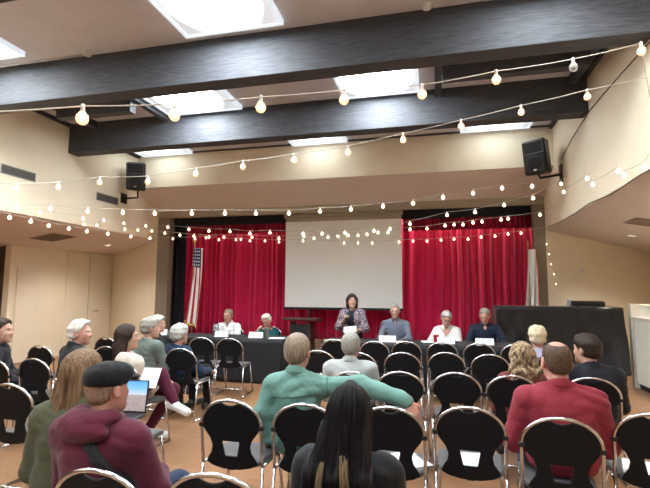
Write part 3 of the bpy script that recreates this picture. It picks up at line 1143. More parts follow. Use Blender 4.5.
# ------------------------------------------------------------------ stacking chairs
def build_chair_parts(t):
    ztop, zc, a, b = 0.85, 0.692, 0.207, 0.158

    def ysurf(x, z):
        return -0.195 - (z - 0.43) * 0.13 + 0.35 * x * x

    # one-piece shell: waisted below, arched above, with a hand slot and a lower window
    zz = np.array([0.397, 0.405, 0.411, 0.423, 0.447, 0.475, 0.515, 0.558, 0.60, 0.645, 0.69, 0.72, 0.758, 0.795, 0.822, 0.847, 0.86])
    ww = np.array([-0.1, 0.02, 0.08, 0.135, 0.178, 0.165, 0.138, 0.130, 0.146, 0.182, 0.206, 0.203, 0.187, 0.156, 0.118, 0.03, 0.0])
    h = 0.005
    xs = np.arange(-0.225, 0.226, h)
    ys = np.arange(-0.285, -0.15, h)
    zs = np.arange(0.37, 0.875, h)
    X, Y, Z = np.meshgrid(xs, ys, zs, indexing='ij')
    W = np.interp(Z, zz, ww)
    d2 = (np.abs(X) - W) * 0.85
    slot = np.maximum(0.818 + 0.035 * (X / 0.085) ** 2 - Z, np.abs(X) - 0.12) * 0.8
    d2 = np.maximum(d2, -slot)
    ww2 = 0.042 + (Z - 0.495) * 0.20
    wq = np.maximum(np.abs(X) - ww2, np.abs(Z - 0.540) - 0.046)
    d2 = np.maximum(d2, -wq)
    ysf = -0.195 - (Z - 0.43) * 0.13 + 0.35 * X * X
    F = np.maximum(d2, np.abs(Y - ysf) - 0.0085).astype(np.float32)
    V, Q = nets(F, np.array([xs[0], ys[0], zs[0]]), h)
    np_mesh('backrest', V, Q, CHAIRBLACK, t, 2)
    # seat pad
    xs = np.arange(-0.24, 0.241, 0.008)
    ys = np.arange(-0.24, 0.27, 0.008)
    zs = np.arange(0.39, 0.50, 0.006)
    X, Y, Z = np.meshgrid(xs, ys, zs, indexing='ij')
    wx = 0.205 - 0.02 * np.clip((-Y) / 0.2, 0, 1)
    qx, qy = np.abs(X) - (wx - 0.07), np.abs(Y - 0.02) - (0.215 - 0.07)
    d2 = np.hypot(np.maximum(qx, 0), np.maximum(qy, 0)) + np.minimum(np.maximum(qx, qy), 0) - 0.07
    zc_ = 0.445 - 0.012 * np.exp(-((X / 0.13) ** 2 + ((Y + 0.03) / 0.14) ** 2)) - 0.02 * np.clip((Y - 0.12) / 0.12, 0, 1) ** 2
    F = (np.hypot(np.maximum(d2 + 0.012, 0), np.maximum(np.abs(Z - zc_) - 0.006, 0)) - 0.012).astype(np.float32)
    V, Q = nets(F, np.array([xs[0], ys[0], zs[0]]), np.array([0.008, 0.008, 0.006]))
    np_mesh('seat', V, Q, SEATGREY, t, 1)
    # chrome arch round the back
    pts = []
    for k in range(-12, 13):
        an = PI / 2 + k * PI / 24
        x, z = a * math.cos(an), zc + b * math.sin(an)
        pts.append((x, ysurf(x, z) - 0.002, z))
    pts = [(a, ysurf(a, 0.43) - 0.0, 0.43), (a, ysurf(a, 0.55) - 0.004, 0.55)] + pts + [(-a, ysurf(a, 0.55) - 0.004, 0.55), (-a, ysurf(a, 0.43), 0.43)]
    tube('back_frame', pts, 0.0105, CHROME, t, 8)
    for s in (-1, 1):
        box('clamp', (s * a - 0.016, ysurf(a, 0.68) - 0.016, 0.668), (s * a + 0.016, ysurf(a, 0.68) + 0.016, 0.694), BLACKPLASTIC, t, 0.004)
    bm = bmesh.new()
    for s in (-1, 1):
        bm_tube(bm, [(s * a, -0.18, 0.43), (s * 0.2, 0.0, 0.424), (s * 0.19, 0.17, 0.422)], 0.010, 8)
    bm_tube(bm, [(-0.19, 0.10, 0.422), (0.19, 0.10, 0.422)], 0.010, 8)
    from_bm('seat_frame', bm, CHROME, t, True)
    for s in (-1, 1):
        tube('leg', [(s * a, -0.18, 0.43), (s * 0.212, -0.215, 0.22), (s * 0.222, -0.26, 0.012)], 0.0105, CHROME, t, 8)
        tube('leg', [(s * 0.19, 0.17, 0.424), (s * 0.205, 0.20, 0.22), (s * 0.222, 0.225, 0.012)], 0.0105, CHROME, t, 8)
        tube('runner', [(s * 0.222, -0.265, 0.0115), (s * 0.222, 0.235, 0.0115)], 0.0105, CHROME, t, 8)
    tube('stretcher', [(-0.217, -0.237, 0.12), (0.217, -0.237, 0.12)], 0.008, CHROME, t, 8)


CHAIR0 = empty('stacking_chair', (0, 0, 0))
tag(CHAIR0, 'x', 'chair')
build_chair_parts(CHAIR0)
_chair_used = [False]


def chair_at(x, y, rz, label):
    """Chair whose seat centre is at (x, y)."""
    o = CHAIR0 if not _chair_used[0] else copy_tree(CHAIR0)
    _chair_used[0] = True
    o.location = (x, y, 0)
    o.rotation_euler = (0, 0, rz)
    o['label'] = label
    o['group'] = 'black stacking chairs of the audience'
    return o


def chair_px(u, v, rz, label, dx=0.0, dy=0.0):
    """Chair whose back top shows at pixel (u, v)."""
    p = at_z(u, v, 0.86)
    q = rotz(rz) @ np.array([0, -0.25, 0])
    return chair_at(p.x - q[0] + dx, p.y - q[1] + dy, rz, label)


R = math.radians
CH = {}
for key, u, v, deg, lab in (
    ('A', 229.5, 399, 0, 'empty black chair directly behind the white sneaker, left of the teal shirt'),
    ('B', 304, 403, 2, 'black chair that the man in the teal shirt sits on'),
    ('J', 389, 406, -2, 'black chair under the outstretched arm of the teal shirt man'),
    ('F', 469, 406, -3, 'empty black chair between the black haired woman and the red shirt man'),
    ('G', 561, 417, -4, 'black chair that the broad man in the red shirt sits on'),
    ('H', 655, 413, -8, 'black chair cut by the right edge beside the red shirt man'),
    ('C', 212, 472, 3, 'black chair cut by the bottom edge beside the maroon hoodie'),
    ('D', 95, 468, 0, 'black chair that the man in the maroon hoodie sits on'),
    ('E', 8, 383, 0, 'empty black chair at the left edge before the olive sweater woman'),
    ('I', 400, 371, -2, 'empty black chair just in front of the outstretched teal arm'),
    ('I2', 456, 372, -3, 'empty black chair in the row of the wavy haired woman, beside her'),
    ('W', 512, 375, 0, 'black chair that the wavy haired woman sits on'),
    ('Y', 592, 377, -6, 'black chair that the young man in the dark jacket sits on'),
    ('gm', 352, 371, -2, 'black chair that the grey haired man in the pale shirt sits on'),
    ('r3a', 402, 352, -2, 'empty black chair in the third row below the grey shirted panelist'),
    ('r3b', 446, 352, -3, 'empty black chair in the third row below the woman in white blouse'),
    ('r3c', 490, 354, -4, 'empty black chair in the third row next to the blonde curls'),
    ('r3y', 358, 352, -2, 'black chair in the third row partly hidden by the pale shirt shoulder'),
    ('r3z', 318, 350, -2, 'empty black chair just beyond the head of the teal shirt man'),
    ('r4y', 374, 341, -2, 'black chair in the front row right below the standing speaker'),
    ('r4a', 406, 341, -2, 'black chair in the front row facing the grey shirt name card'),
    ('r4b', 442, 342, -3, 'black chair in the front row facing the red cup'),
    ('r4c', 479, 343, -3, 'black chair in the front row facing the navy man name card'),
    ('r4d', 517, 344, -4, 'black chair in the front row at the end of the panel tables'),
    ('r4z', 334, 339, -2, 'black chair in the front row facing the green folder'),
    ('L1', 229, 338, 4, 'empty black chair facing the man in white, beside open floor'),
    ('L2', 201, 337, 2, 'black chair in front of the navy coated woman by the panel table'),
    ('nv', 180, 348, 2, 'black chair that the woman in the navy coat sits on'),
    ('l3', 39, 345, -4, 'empty black chair by the alcove doors, right of the dark suited man'),
    ('l4', 33, 358, -3, 'empty black chair in front of the dark suited man'),
    ('l5', -8, 358, -3, 'black chair at the left edge right beside the dark suited man'),
    ('l6', 105, 337, -4, 'empty black chair beyond the white haired man, farther of two'),
    ('l7', 106, 346, -3, 'empty black chair between the white haired man and the cream sweater woman'),
    ('sg', 143, 347, -2, 'black chair that the woman in sage green sits on'),
    ('wh', 71, 359, -6, 'black chair that the white haired man sits on'),
    ('cw', 121, 361.5, -10, 'black chair that the woman in the cream sweater sits on'),
    ('s9', 106, 387, 0, 'black chair whose grey seat shows between the laptop and the white sneaker'),
    ('l8', 72, 345, -4, 'black chair just behind the white haired man by the alcove wall'),
):
    CH[key] = chair_px(u, v, R(deg), lab)


for key, dx, dy, a in (('F', 0.02, 0.0, 0.1), ('J', 0.08, 0.03, 0.6), ('H', -0.02, 0.02, -0.3)):
    o = box('paper', (-0.105, -0.14, 0), (0.105, 0.14, 0.003), WHITEPAPER)
    c_ = CH[key].location
    o.location = (c_.x + dx, c_.y + dy, 0.4585)
    o.rotation_euler = (0, 0, a)
    tag(o, {'F': 'white sheet on the seat of the chair between black haired woman and red shirt', 'J': 'white sheet on the seat under the outstretched arm',
            'H': 'white sheet on the seat cut by the right edge'}[key], 'paper')

# ------------------------------------------------------------------ string lights
WIRE = mat('string_wire', (0.62, 0.56, 0.48), 0.6)
SOCK = mat('bulb_socket', (0.72, 0.68, 0.62), 0.5)
FIL = mat('filament', (1, 0.8, 0.5), 0.5, emit=(1.0, 0.62, 0.30), estr=14.0)
FARBULB = mat('lit_bulb', (1, 0.85, 0.7), 0.3, emit=(1.0, 0.72, 0.48), estr=2.2)


def bulbglass_nodes(emit, st):
    def f(nt, b):
        out = nt.nodes['Material Output']
        b.inputs['Base Color'].default_value = (1, 0.9, 0.8, 1)
        b.inputs['Roughness'].default_value = 0.08
        b.inputs['Emission Color'].default_value = emit + (1,)
        b.inputs['Emission Strength'].default_value = st
        tr = nt.nodes.new('ShaderNodeBsdfTransparent')
        tr.inputs[0].default_value = (1, 0.9, 0.8, 1) if st else (0.9, 0.92, 0.95, 1)
        mx = nt.nodes.new('ShaderNodeMixShader')
        mx.inputs[0].default_value = 0.34
        nt.links.new(tr.outputs[0], mx.inputs[1])
        nt.links.new(b.outputs[0], mx.inputs[2])
        nt.links.new(mx.outputs[0], out.inputs[0])
    return f


GLOBE = node_mat('bulb_glass', bulbglass_nodes((1.0, 0.36, 0.22), 0.55))
GLOBEOFF = node_mat('bulb_glass_unlit', bulbglass_nodes((1.0, 1.0, 1.0), 0.0))
for mm in (FARBULB, FIL, GLOBE):
    mm.cycles.emission_sampling = 'NONE'


def me_of(name, build, m):
    bm = bmesh.new()
    build(bm)
    bmesh.ops.recalc_face_normals(bm, faces=bm.faces)
    me = bpy.data.meshes.new(name)
    bm.to_mesh(me)
    bm.free()
    me.materials.append(m)
    me.polygons.foreach_set('use_smooth', np.ones(len(me.polygons), dtype=bool))
    return me


GP = [(0.014, -0.035), (0.022, -0.045), (0.034, -0.062), (0.040, -0.082), (0.036, -0.104), (0.022, -0.120), (0.0, -0.125)]
ME_GLOBE = me_of('globe', lambda b: bm_lathe(b, GP, n=18), GLOBE)
ME_GLOBEOFF = me_of('globe_unlit', lambda b: bm_lathe(b, GP, n=18), GLOBEOFF)
ME_SOCK = me_of('socket', lambda b: bm_lathe(b, [(0, 0.012), (0.012, 0.012), (0.014, 0), (0.015, -0.03), (0.013, -0.04), (0, -0.04)], n=12), SOCK)
ME_FIL = me_of('filament', lambda b: bm_lathe(b, [(0, -0.045), (0.004, -0.055), (0.011, -0.07), (0.013, -0.082), (0.008, -0.094), (0, -0.098)], n=10), FIL)
ME_FAR = me_of('small_bulb', lambda b: bm_lathe(b, [(0.010, -0.022), (0.020, -0.036), (0.032, -0.056), (0.030, -0.076), (0.016, -0.092), (0, -0.096)], n=12), FARBULB)
ME_FSOCK = me_of('small_socket', lambda b: bm_lathe(b, [(0, 0.01), (0.011, 0.01), (0.012, -0.025), (0, -0.025)], n=8), SOCK)


def string_light(pts, label, big=False, ends=(None, None), scale=1.0, off=()):
    """pts: bulb points in the hall, ordered along the wire."""
    t = empty('string_light', pts[0])
    tag(t, label, 'string lights', 'string lights across the hall')
    o = Vector(pts[0])
    allp = ([Vector(ends[0])] if ends[0] is not None else []) + [Vector(p) for p in pts] + ([Vector(ends[1])] if ends[1] is not None else [])
    fine = []
    for a, b in zip(allp[:-1], allp[1:]):
        L = (b - a).length
        for k in range(4):
            f = k / 4
            fine.append(a.lerp(b, f) + Vector((0, 0, -0.10 * L * L * f * (1 - f) * 0.5)))
    fine.append(allp[-1])
    tube('wire', [p - o for p in fine], 0.0048 if big else 0.0042, WIRE, t, 5)
    for i, p in enumerate(pts):
        q = Vector(p) - o
        if big:
            g = bpy.data.objects.new('bulb', ME_GLOBEOFF if i in off else ME_GLOBE)
            COL.objects.link(g)
            g.parent = t
            g.location = q
            g.scale = (scale,) * 3
            for nm, me in (('socket', ME_SOCK),) + ((('filament', ME_FIL),) if i not in off else ()):
                s = bpy.data.objects.new(nm, me)
                COL.objects.link(s)
                s.parent = g
        else:
            g = bpy.data.objects.new('bulb', ME_FAR)
            COL.objects.link(g)
            g.parent = t
            g.location = q
            g.scale = (scale,) * 3
            s = bpy.data.objects.new('socket', ME_FSOCK)
            COL.objects.link(s)
            s.parent = g
    return t


def strand(px, y0, y1, dv=0.0):
    u0, u1 = px[0][0], px[-1][0]
    return [at_y(u, v + dv, y0 + (y1 - y0) * (u - u0) / (u1 - u0)) for u, v in px]


S1 = strand([(-8, 112), (83, 106), (175, 104), (261, 97), (344, 90), (422, 85), (496, 71), (573, 59), (641, 43)], 2.0, 4.85)
string_light(S1, 'string of large globe bulbs nearest the viewer, under the nearer beam', True, (at_y(-90, 116, 1.6), (XR, 5.15, 3.42)), 1.0, (7,))
S2 = strand([(17, 183), (59, 182), (100, 177), (148, 176), (196, 168), (243, 161), (294, 154), (348, 146), (403, 133.5), (461, 120), (521, 105.5), (587, 90)], 5.2, 5.2)
string_light(S2, 'string of globe bulbs crossing in front of both wall speakers', True, ((XL, 5.2, 3.12), (XR, 5.2, 3.78)), 0.9)
S3 = strand([(17, 204), (51, 205), (88, 208), (123, 209), (155, 210), (192, 210), (225, 210), (256, 210), (289, 210), (320, 208), (351, 206), (383, 203), (413, 200),
             (443, 194), (473, 190), (502, 185), (532, 183)], 6.2, 8.7)
S3 = [p if p.x > XL + 0.4 else Vector((XL + 0.4, p.y * (XL + 0.4) / p.x, EYE + (p.z - EYE) * (XL + 0.4) / p.x)) for p in S3]
string_light(S3, 'string of small bulbs along the lower edge of the sloping soffit', False, (None, (XR, 8.8, 3.72)), 1.0)
S5 = strand([(168, 225), (189, 227), (209, 228.5), (230, 229), (250, 231), (270, 230), (303, 231), (322, 231), (345, 230), (374, 228), (390, 226), (410, 221), (447, 212), (475, 209), (504, 202), (533, 195)], 9.4, 8.3)
string_light(S5, 'upper string of small bulbs across the red curtains and the screen', False, ((XL, 9.45, 3.05), (XR, 8.25, 3.5)), 0.92)
S6 = strand([(165, 231), (180, 233), (194, 234), (209, 235), (224, 235), (252, 235), (279, 236), (304, 234), (314, 236), (328, 235), (338, 234), (348, 233), (358, 233), (367, 232), (378, 230), (388, 230),
             (410, 227), (427, 226), (445, 223), (454, 222), (463, 222), (473, 220), (482, 219), (501, 217), (508, 216), (540, 212)], 9.6, 9.0)
string_light(S6, 'middle string of small bulbs across the red curtains and the screen', False, ((XL, 9.65, 2.95), (XR, 8.95, 3.15)), 0.85)
S7 = strand([(173, 237), (195, 237), (206, 236), (219, 238), (236, 238), (241, 237.5), (250, 239), (265, 239), (279, 240), (303, 239), (344, 241), (358, 241), (372, 241), (399, 240), (413, 239),
             (427, 239), (441, 238), (454, 237), (468, 237), (481, 235), (495, 234), (508, 232), (521, 231)], 9.8, 9.85)
string_light(S7, 'lowest string of small bulbs across the red curtains and the screen', False, ((XL, 9.8, 2.84), (XR, 9.85, 2.86)), 0.75)
SL = [at_x(u, v, XL + 0.14) for u, v in ((10, 214), (31, 218), (49, 222.5), (69, 225.5), (87, 228.5), (108, 231), (131, 234), (150, 236))]
string_light(SL, 'string of small bulbs along the soffit edge under the air vents', False, (at_x(-25, 206, XL + 0.02), (XL + 0.02, 9.8, 2.84)), 0.95)
SW = [at_x(u, v, XL + 0.25) for u, v in ((40, 210), (83, 216), (84, 222), (97, 223), (104, 218), (124, 221), (125, 227), (138, 228), (146, 224), (152, 229))]
string_light(SW, 'loose string of small bulbs on the cream wall toward the stage corner', False, (None, (XL + 0.02, 9.75, 2.9)), 0.8)
SR = [at_x(u, v, XR - 0.14) for u, v in ((644, 162), (624, 171), (618, 167), (592.5, 181), (587, 175), (563.5, 189), (561, 181))]
string_light(SR, 'string of small bulbs along the cream wall by the bracket speaker', False, ((XR, 4.6, 3.25), (XR - 0.01, 9.0, 3.55)), 0.8)
SV = [at_y(u, v, 9.93) for u, v in ((546.5, 243), (549, 253), (551, 263), (554, 273), (556, 283))]
string_light(SV, 'short dangling tail of tiny bulbs at the stage corner', False, ((XR - 0.01, 9.9, 2.82), None), 0.4)
o = tube('wall_cable', [at_x(655, 36, XR - 0.012), at_x(620, 75, XR - 0.012), at_x(590, 110, XR - 0.012), at_x(572, 138, XR - 0.012), at_x(561, 160, XR - 0.012)], 0.006, BLACKPLASTIC, None, 6)
tag(o, 'dark cable running down the cream wall to the bracket speaker', 'cable')
o = tube('soffit_cable', [at_x(u, v, XR - 0.02) for u, v in ((660, 164), (640, 175), (612, 194), (590, 203), (574, 214), (560, 222), (548, 227))], 0.007, BLACKPLASTIC, None, 6)
tag(o, 'dark cable following the soffit edge below the bracket speaker', 'cable')


# ------------------------------------------------------------------ people
def V3(*a):
    return np.array(a, float)


def unit(v):
    v = np.asarray(v, float)
    return v / max(np.linalg.norm(v), 1e-9)


def skin(name, c):
    M = mat('skin_' + name, c, 0.5, color2=tuple(x * y for x, y in zip(c, (0.93, 0.86, 0.84))), scale=18, spec=0.4)
    b = M.node_tree.nodes['Principled BSDF']
    b.inputs['Subsurface Weight'].default_value = 0.15
    b.inputs['Subsurface Radius'].default_value = (0.02, 0.008, 0.005)
    return M


SK_FAIR = skin('fair', (0.60, 0.36, 0.26))
SK_PINK = skin('pink', (0.62, 0.33, 0.25))
SK_TAN = skin('tan', (0.46, 0.26, 0.17))


def hairmat(name, c, c2, scale=14, st=(9, 9, 1.2)):
    return mat('hair_' + name, c, 0.5, color2=c2, scale=scale, stretch=st, bump=0.35, bscale=45, spec=0.22, detail=5)


def cloth(name, c, rough=0.85, c2=None, scale=9, bump=0.12, sheen=0.08, **k):
    return mat('cloth_' + name, c, rough, color2=c2 or tuple(x * 0.9 for x in c), scale=scale, bump=bump, bscale=160, sheen=sheen, spec=0.25, **k)


EYEWHITE = mat('eye_white', (0.52, 0.48, 0.45), 0.3)
IRIS = mat('iris', (0.05, 0.03, 0.02), 0.2)
LIP = mat('lips', (0.42, 0.14, 0.12), 0.45)


def head_ops(T, hs):
    """Head, ears and neck stub as operators in the person's frame; T maps head-local points."""
    Rm = T[0]

    def c(a, b, ra, rb=None, k=0.02):
        return cap(T[1] + Rm @ (V3(*a) * hs), T[1] + Rm @ (V3(*b) * hs), ra * hs, (rb or ra) * hs, k * hs)

    def e(p, r, k=0.02):
        return ell(T[1] + Rm @ (V3(*p) * hs), V3(*r) * hs, k * hs, Rm)
    add = [e((0, -0.012, 0.035), (0.074, 0.094, 0.085)), e((0, 0.035, -0.02), (0.062, 0.062, 0.085), 0.03),
           e((0, 0.035, -0.062), (0.054, 0.055, 0.050), 0.025), c((-0.012, 0.078, -0.094), (0.012, 0.078, -0.094), 0.019, None, 0.03),
           c((0, 0.088, 0.015), (0, 0.110, -0.022), 0.008, 0.012, 0.014), c((-0.011, 0.096, -0.027), (0.011, 0.096, -0.027), 0.009, None, 0.012),
           c((-0.034, 0.080, 0.030), (0.034, 0.080, 0.030), 0.011, None, 0.02),
           c((-0.018, 0.086, -0.052), (0.018, 0.086, -0.052), 0.0075, None, 0.012), c((-0.015, 0.085, -0.064), (0.015, 0.085, -0.064), 0.0075, None, 0.010)]
    for s in (-1, 1):
        add += [e((s * 0.036, 0.066, -0.022), (0.022, 0.022, 0.022), 0.02), e((s * 0.080, -0.006, -0.002), (0.010, 0.020, 0.032), 0.012),
                e((s * 0.076, 0.004, -0.022), (0.010, 0.012, 0.016), 0.01)]
    sub = [ell(T[1] + Rm @ (V3(s * 0.031, 0.094, 0.010) * hs), V3(0.017, 0.012, 0.011) * hs, 0.012 * hs, Rm) for s in (-1, 1)]
    sub += [ell(T[1] + Rm @ (V3(s * 0.091, 0.0, 0.002) * hs), V3(0.006, 0.010, 0.018) * hs, 0.006 * hs, Rm) for s in (-1, 1)]
    return add, sub


def hand_ops(w, d, n, side, s=1.0, curl=0.5, spread=0.0):
    d = unit(d)
    n = unit(n - d * np.dot(n, d))
    t = np.cross(d, n) * (1 if side > 0 else -1)
    ops = []
    kx = (0.030, 0.010, -0.011, -0.030)
    ky = (0.086, 0.092, 0.088, 0.078)
    LL = ((0.042, 0.026, 0.020), (0.047, 0.030, 0.022), (0.044, 0.027, 0.021), (0.033, 0.021, 0.018))
    for i in range(4):
        a = w + t * kx[i] * 0.55 * s + d * 0.012 * s
        p = w + t * kx[i] * s + d * ky[i] * s
        ops.append(cap(a, p, 0.0135 * s, 0.0115 * s, 0.02 * s))
        ang = curl * (0.55 + 0.08 * i)
        dd = unit(d + t * (kx[i] * 4 * spread))
        for j, l in enumerate(LL[i]):
            q = p + (dd * math.cos(ang) + n * math.sin(ang)) * l * s
            ops.append(cap(p, q, (0.0098 - 0.0009 * j) * s, (0.0090 - 0.0009 * j) * s, 0.004))
            p = q
            ang += curl * (0.75 if j == 0 else 0.5)
    p = w + d * 0.022 * s + t * 0.020 * s
    for l, v, r in ((0.044, d * 0.62 + t * 0.72 + n * 0.25, 0.0135), (0.032, d * 0.85 + t * 0.4 + n * (0.2 + 0.4 * curl), 0.0112), (0.026, d * 0.9 + t * 0.12 + n * (0.25 + 0.6 * curl), 0.0098)):
        q = p + unit(v) * l * s
        ops.append(cap(p, q, r * s, r * 0.92 * s, 0.008))
        p = q
    return ops


def folds(seed, A, T=None):
    rnd = random.Random(seed)
    W = [(V3(rnd.uniform(-14, 14), rnd.uniform(-14, 14), rnd.uniform(22, 48)), rnd.uniform(0, 6.28), rnd.uniform(0.5, 1)) for _ in range(3)]
    W += [(V3(rnd.uniform(18, 34) * rnd.choice((-1, 1)), rnd.uniform(-10, 10), rnd.uniform(18, 34)), rnd.uniform(0, 6.28), rnd.uniform(0.5, 0.9)) for _ in range(2)]
    W += [(V3(rnd.uniform(30, 60) * rnd.choice((-1, 1)), rnd.uniform(-20, 20), rnd.uniform(45, 75)), rnd.uniform(0, 6.28), 0.22) for _ in range(2)]
    w0 = V3(rnd.uniform(5, 9), rnd.uniform(5, 9), rnd.uniform(5, 9))

    def f(P):
        q = np.sin(P @ w0) * 1.4 + np.sin(P @ (w0[::-1] * 0.8) + 1) * 1.1
        r = 0
        for k, ph, a in W:
            s_ = np.sin(P @ k + ph + q)
            r = r + a * (1 - 2 * np.abs(s_) ** 0.8)
        return A * r / 3.0
    return f


def ridges(A, f1, f2, wob=0.5, seed=0):
    """Strand relief running down the hair, head-local coordinates."""
    def f(P):
        th = np.arctan2(P[:, 0], -(P[:, 1]) + 0.02)
        z = P[:, 2]
        return A * (np.sin(f1 * th + wob * 3 * np.sin(9 * z + seed)) + 0.6 * np.sin(f2 * th + wob * 4 * np.sin(14 * z + 1 + seed) + 1.3)) * np.clip((0.128 - z) / 0.05, 0.15, 1)
    return f


def lumps(A, f, seed=0):
    def g(P):
        return A * (np.sin(f * P[:, 0] + 1.3 * np.sin(f * 0.7 * P[:, 2] + seed)) + np.sin(f * 0.9 * P[:, 1] + 1.2 * np.sin(f * 0.8 * P[:, 0])) + np.sin(f * 1.1 * P[:, 2] + seed))
    return g


def hair_mesh(parent, T, hs, st, m, h):
    """Hair in head-local space by style dict, placed with T."""
    kind = st['kind']
    t = st.get('t', 0.010)
    ops = [ell((0, -0.014, 0.038), (0.074 + t, 0.093 + t, 0.084 + t), 0.02)]
    cuts = []
    fh = st.get('front', 0.019)
    ln = st.get('neck', -0.062)
    disp = None
    if kind in ('short', 'bald', 'fluffy'):
        ops.append(ell((0, -0.045, -0.015), (0.056 + t, 0.052 + t, 0.058), 0.03))
        cuts = [lambda P: P[:, 1] * 0.826 - P[:, 2] * 0.565 - fh,
                lambda P: ln + 0.62 * np.maximum(0, P[:, 1] + 0.045) - P[:, 2]]
        # ear notch
        cuts.append(lambda P: 0.028 - np.sqrt((P[:, 1] + 0.002) ** 2 + (P[:, 2] + 0.010) ** 2) + 0 * P[:, 0])
        if kind == 'fluffy':
            disp = lumps(st.get('amp', 0.004), st.get('freq', 95), 1)
            ops.append(ell((0, 0.022, 0.080), (0.060 + t, 0.055 + t, 0.042 + t * .6), 0.03))
        else:
            disp = ridges(0.0016, 26, 41)
        if kind == 'bald':
            cr = st.get('crown', (0, -0.035, 0.125, 0.058))
            cuts.append(lambda P: cr[3] - np.sqrt((P[:, 0] - cr[0]) ** 2 + ((P[:, 1] - cr[1]) * 0.85) ** 2 + (P[:, 2] - cr[2]) ** 2))
    elif kind == 'bob':
        L = st.get('L', 0.13)
        for s in (-1, 1):
            ops.append(cap((s * 0.072, -0.02, 0.03), (s * 0.078, -0.015, -L), 0.034, 0.026, 0.03))
            ops.append(cap((s * 0.035, -0.075, 0.03), (s * 0.045, -0.07, -L), 0.040, 0.032, 0.03))
        cuts = [lambda P: np.minimum(P[:, 1] * 0.826 - P[:, 2] * 0.565 - fh, 0.062 - np.abs(P[:, 0]) + 0.25 * np.minimum(P[:, 2], 0) + 0.2 * np.maximum(P[:, 2], 0)), lambda P: P[:, 1] - 0.075]
        disp = ridges(0.0022, 22, 37)
    elif kind in ('long', 'wavy'):
        L, w0, w1, yb = st.get('L', 0.4), st.get('w0', 0.055), st.get('w1', 0.085), st.get('yb', -0.11)
        rr = st.get('r', 0.034)
        for x in (-1, -0.5, 0, 0.5, 1):
            yk = -0.075 + 0.03 * abs(x)
            ops.append(cap((x * w0, yk, 0.03), (x * (w0 * 0.4 + w1 * 0.6), yb + 0.02 * abs(x), -0.4 * L), rr, rr * 1.0, 0.03))
            ops.append(cap((x * (w0 * 0.4 + w1 * 0.6), yb + 0.02 * abs(x), -0.4 * L), (x * w1 * st.get('tip', 1.0), yb - 0.012, -L * (1 - 0.06 * abs(x) - 0.05 * (x > 0))), rr, rr * 0.5, 0.03))
        for s in (-1, 1):
            ops.append(cap((s * 0.078, 0.0, 0.02), (s * 0.088, -0.025, -0.15), 0.022, 0.018, 0.03))
        cuts = [lambda P: np.minimum(P[:, 1] * 0.826 - P[:, 2] * 0.565 - fh, 0.064 - np.abs(P[:, 0]) + 0.15 * np.maximum(P[:, 2], 0)), lambda P: P[:, 1] - 0.07]
        if kind == 'wavy':
            def disp(P):
                return 0.007 * np.sin(70 * P[:, 2] + 4 * np.sin(24 * P[:, 0]) + 30 * P[:, 1]) * np.clip((0.06 - P[:, 2]) / 0.1, 0, 1) + 0.003 * np.sin(230 * P[:, 0] + 3 * np.sin(60 * P[:, 2]))
        else:
            def disp(P):
                k = np.clip((0.10 - P[:, 2]) / 0.14, 0.08, 1)
                x = P[:, 0] * (1 + 0.4 * np.clip(P[:, 2] + 0.1, -1, 0.3))
                return k * (0.0032 * np.sin(190 * x + 3.0 * np.sin(7 * P[:, 2]) + 1) + 0.0022 * np.sin(410 * x + 4 * np.sin(9 * P[:, 2] + 2)) + 0.003 * np.sin(80 * x + 5 * np.sin(4 * P[:, 2])))
    if 'extra' in st:
        ops += st['extra']
    return sdf('hair', ops, h / hs, m, parent, 0, disp, cuts, (), 1, (T[0] * hs, T[1]))


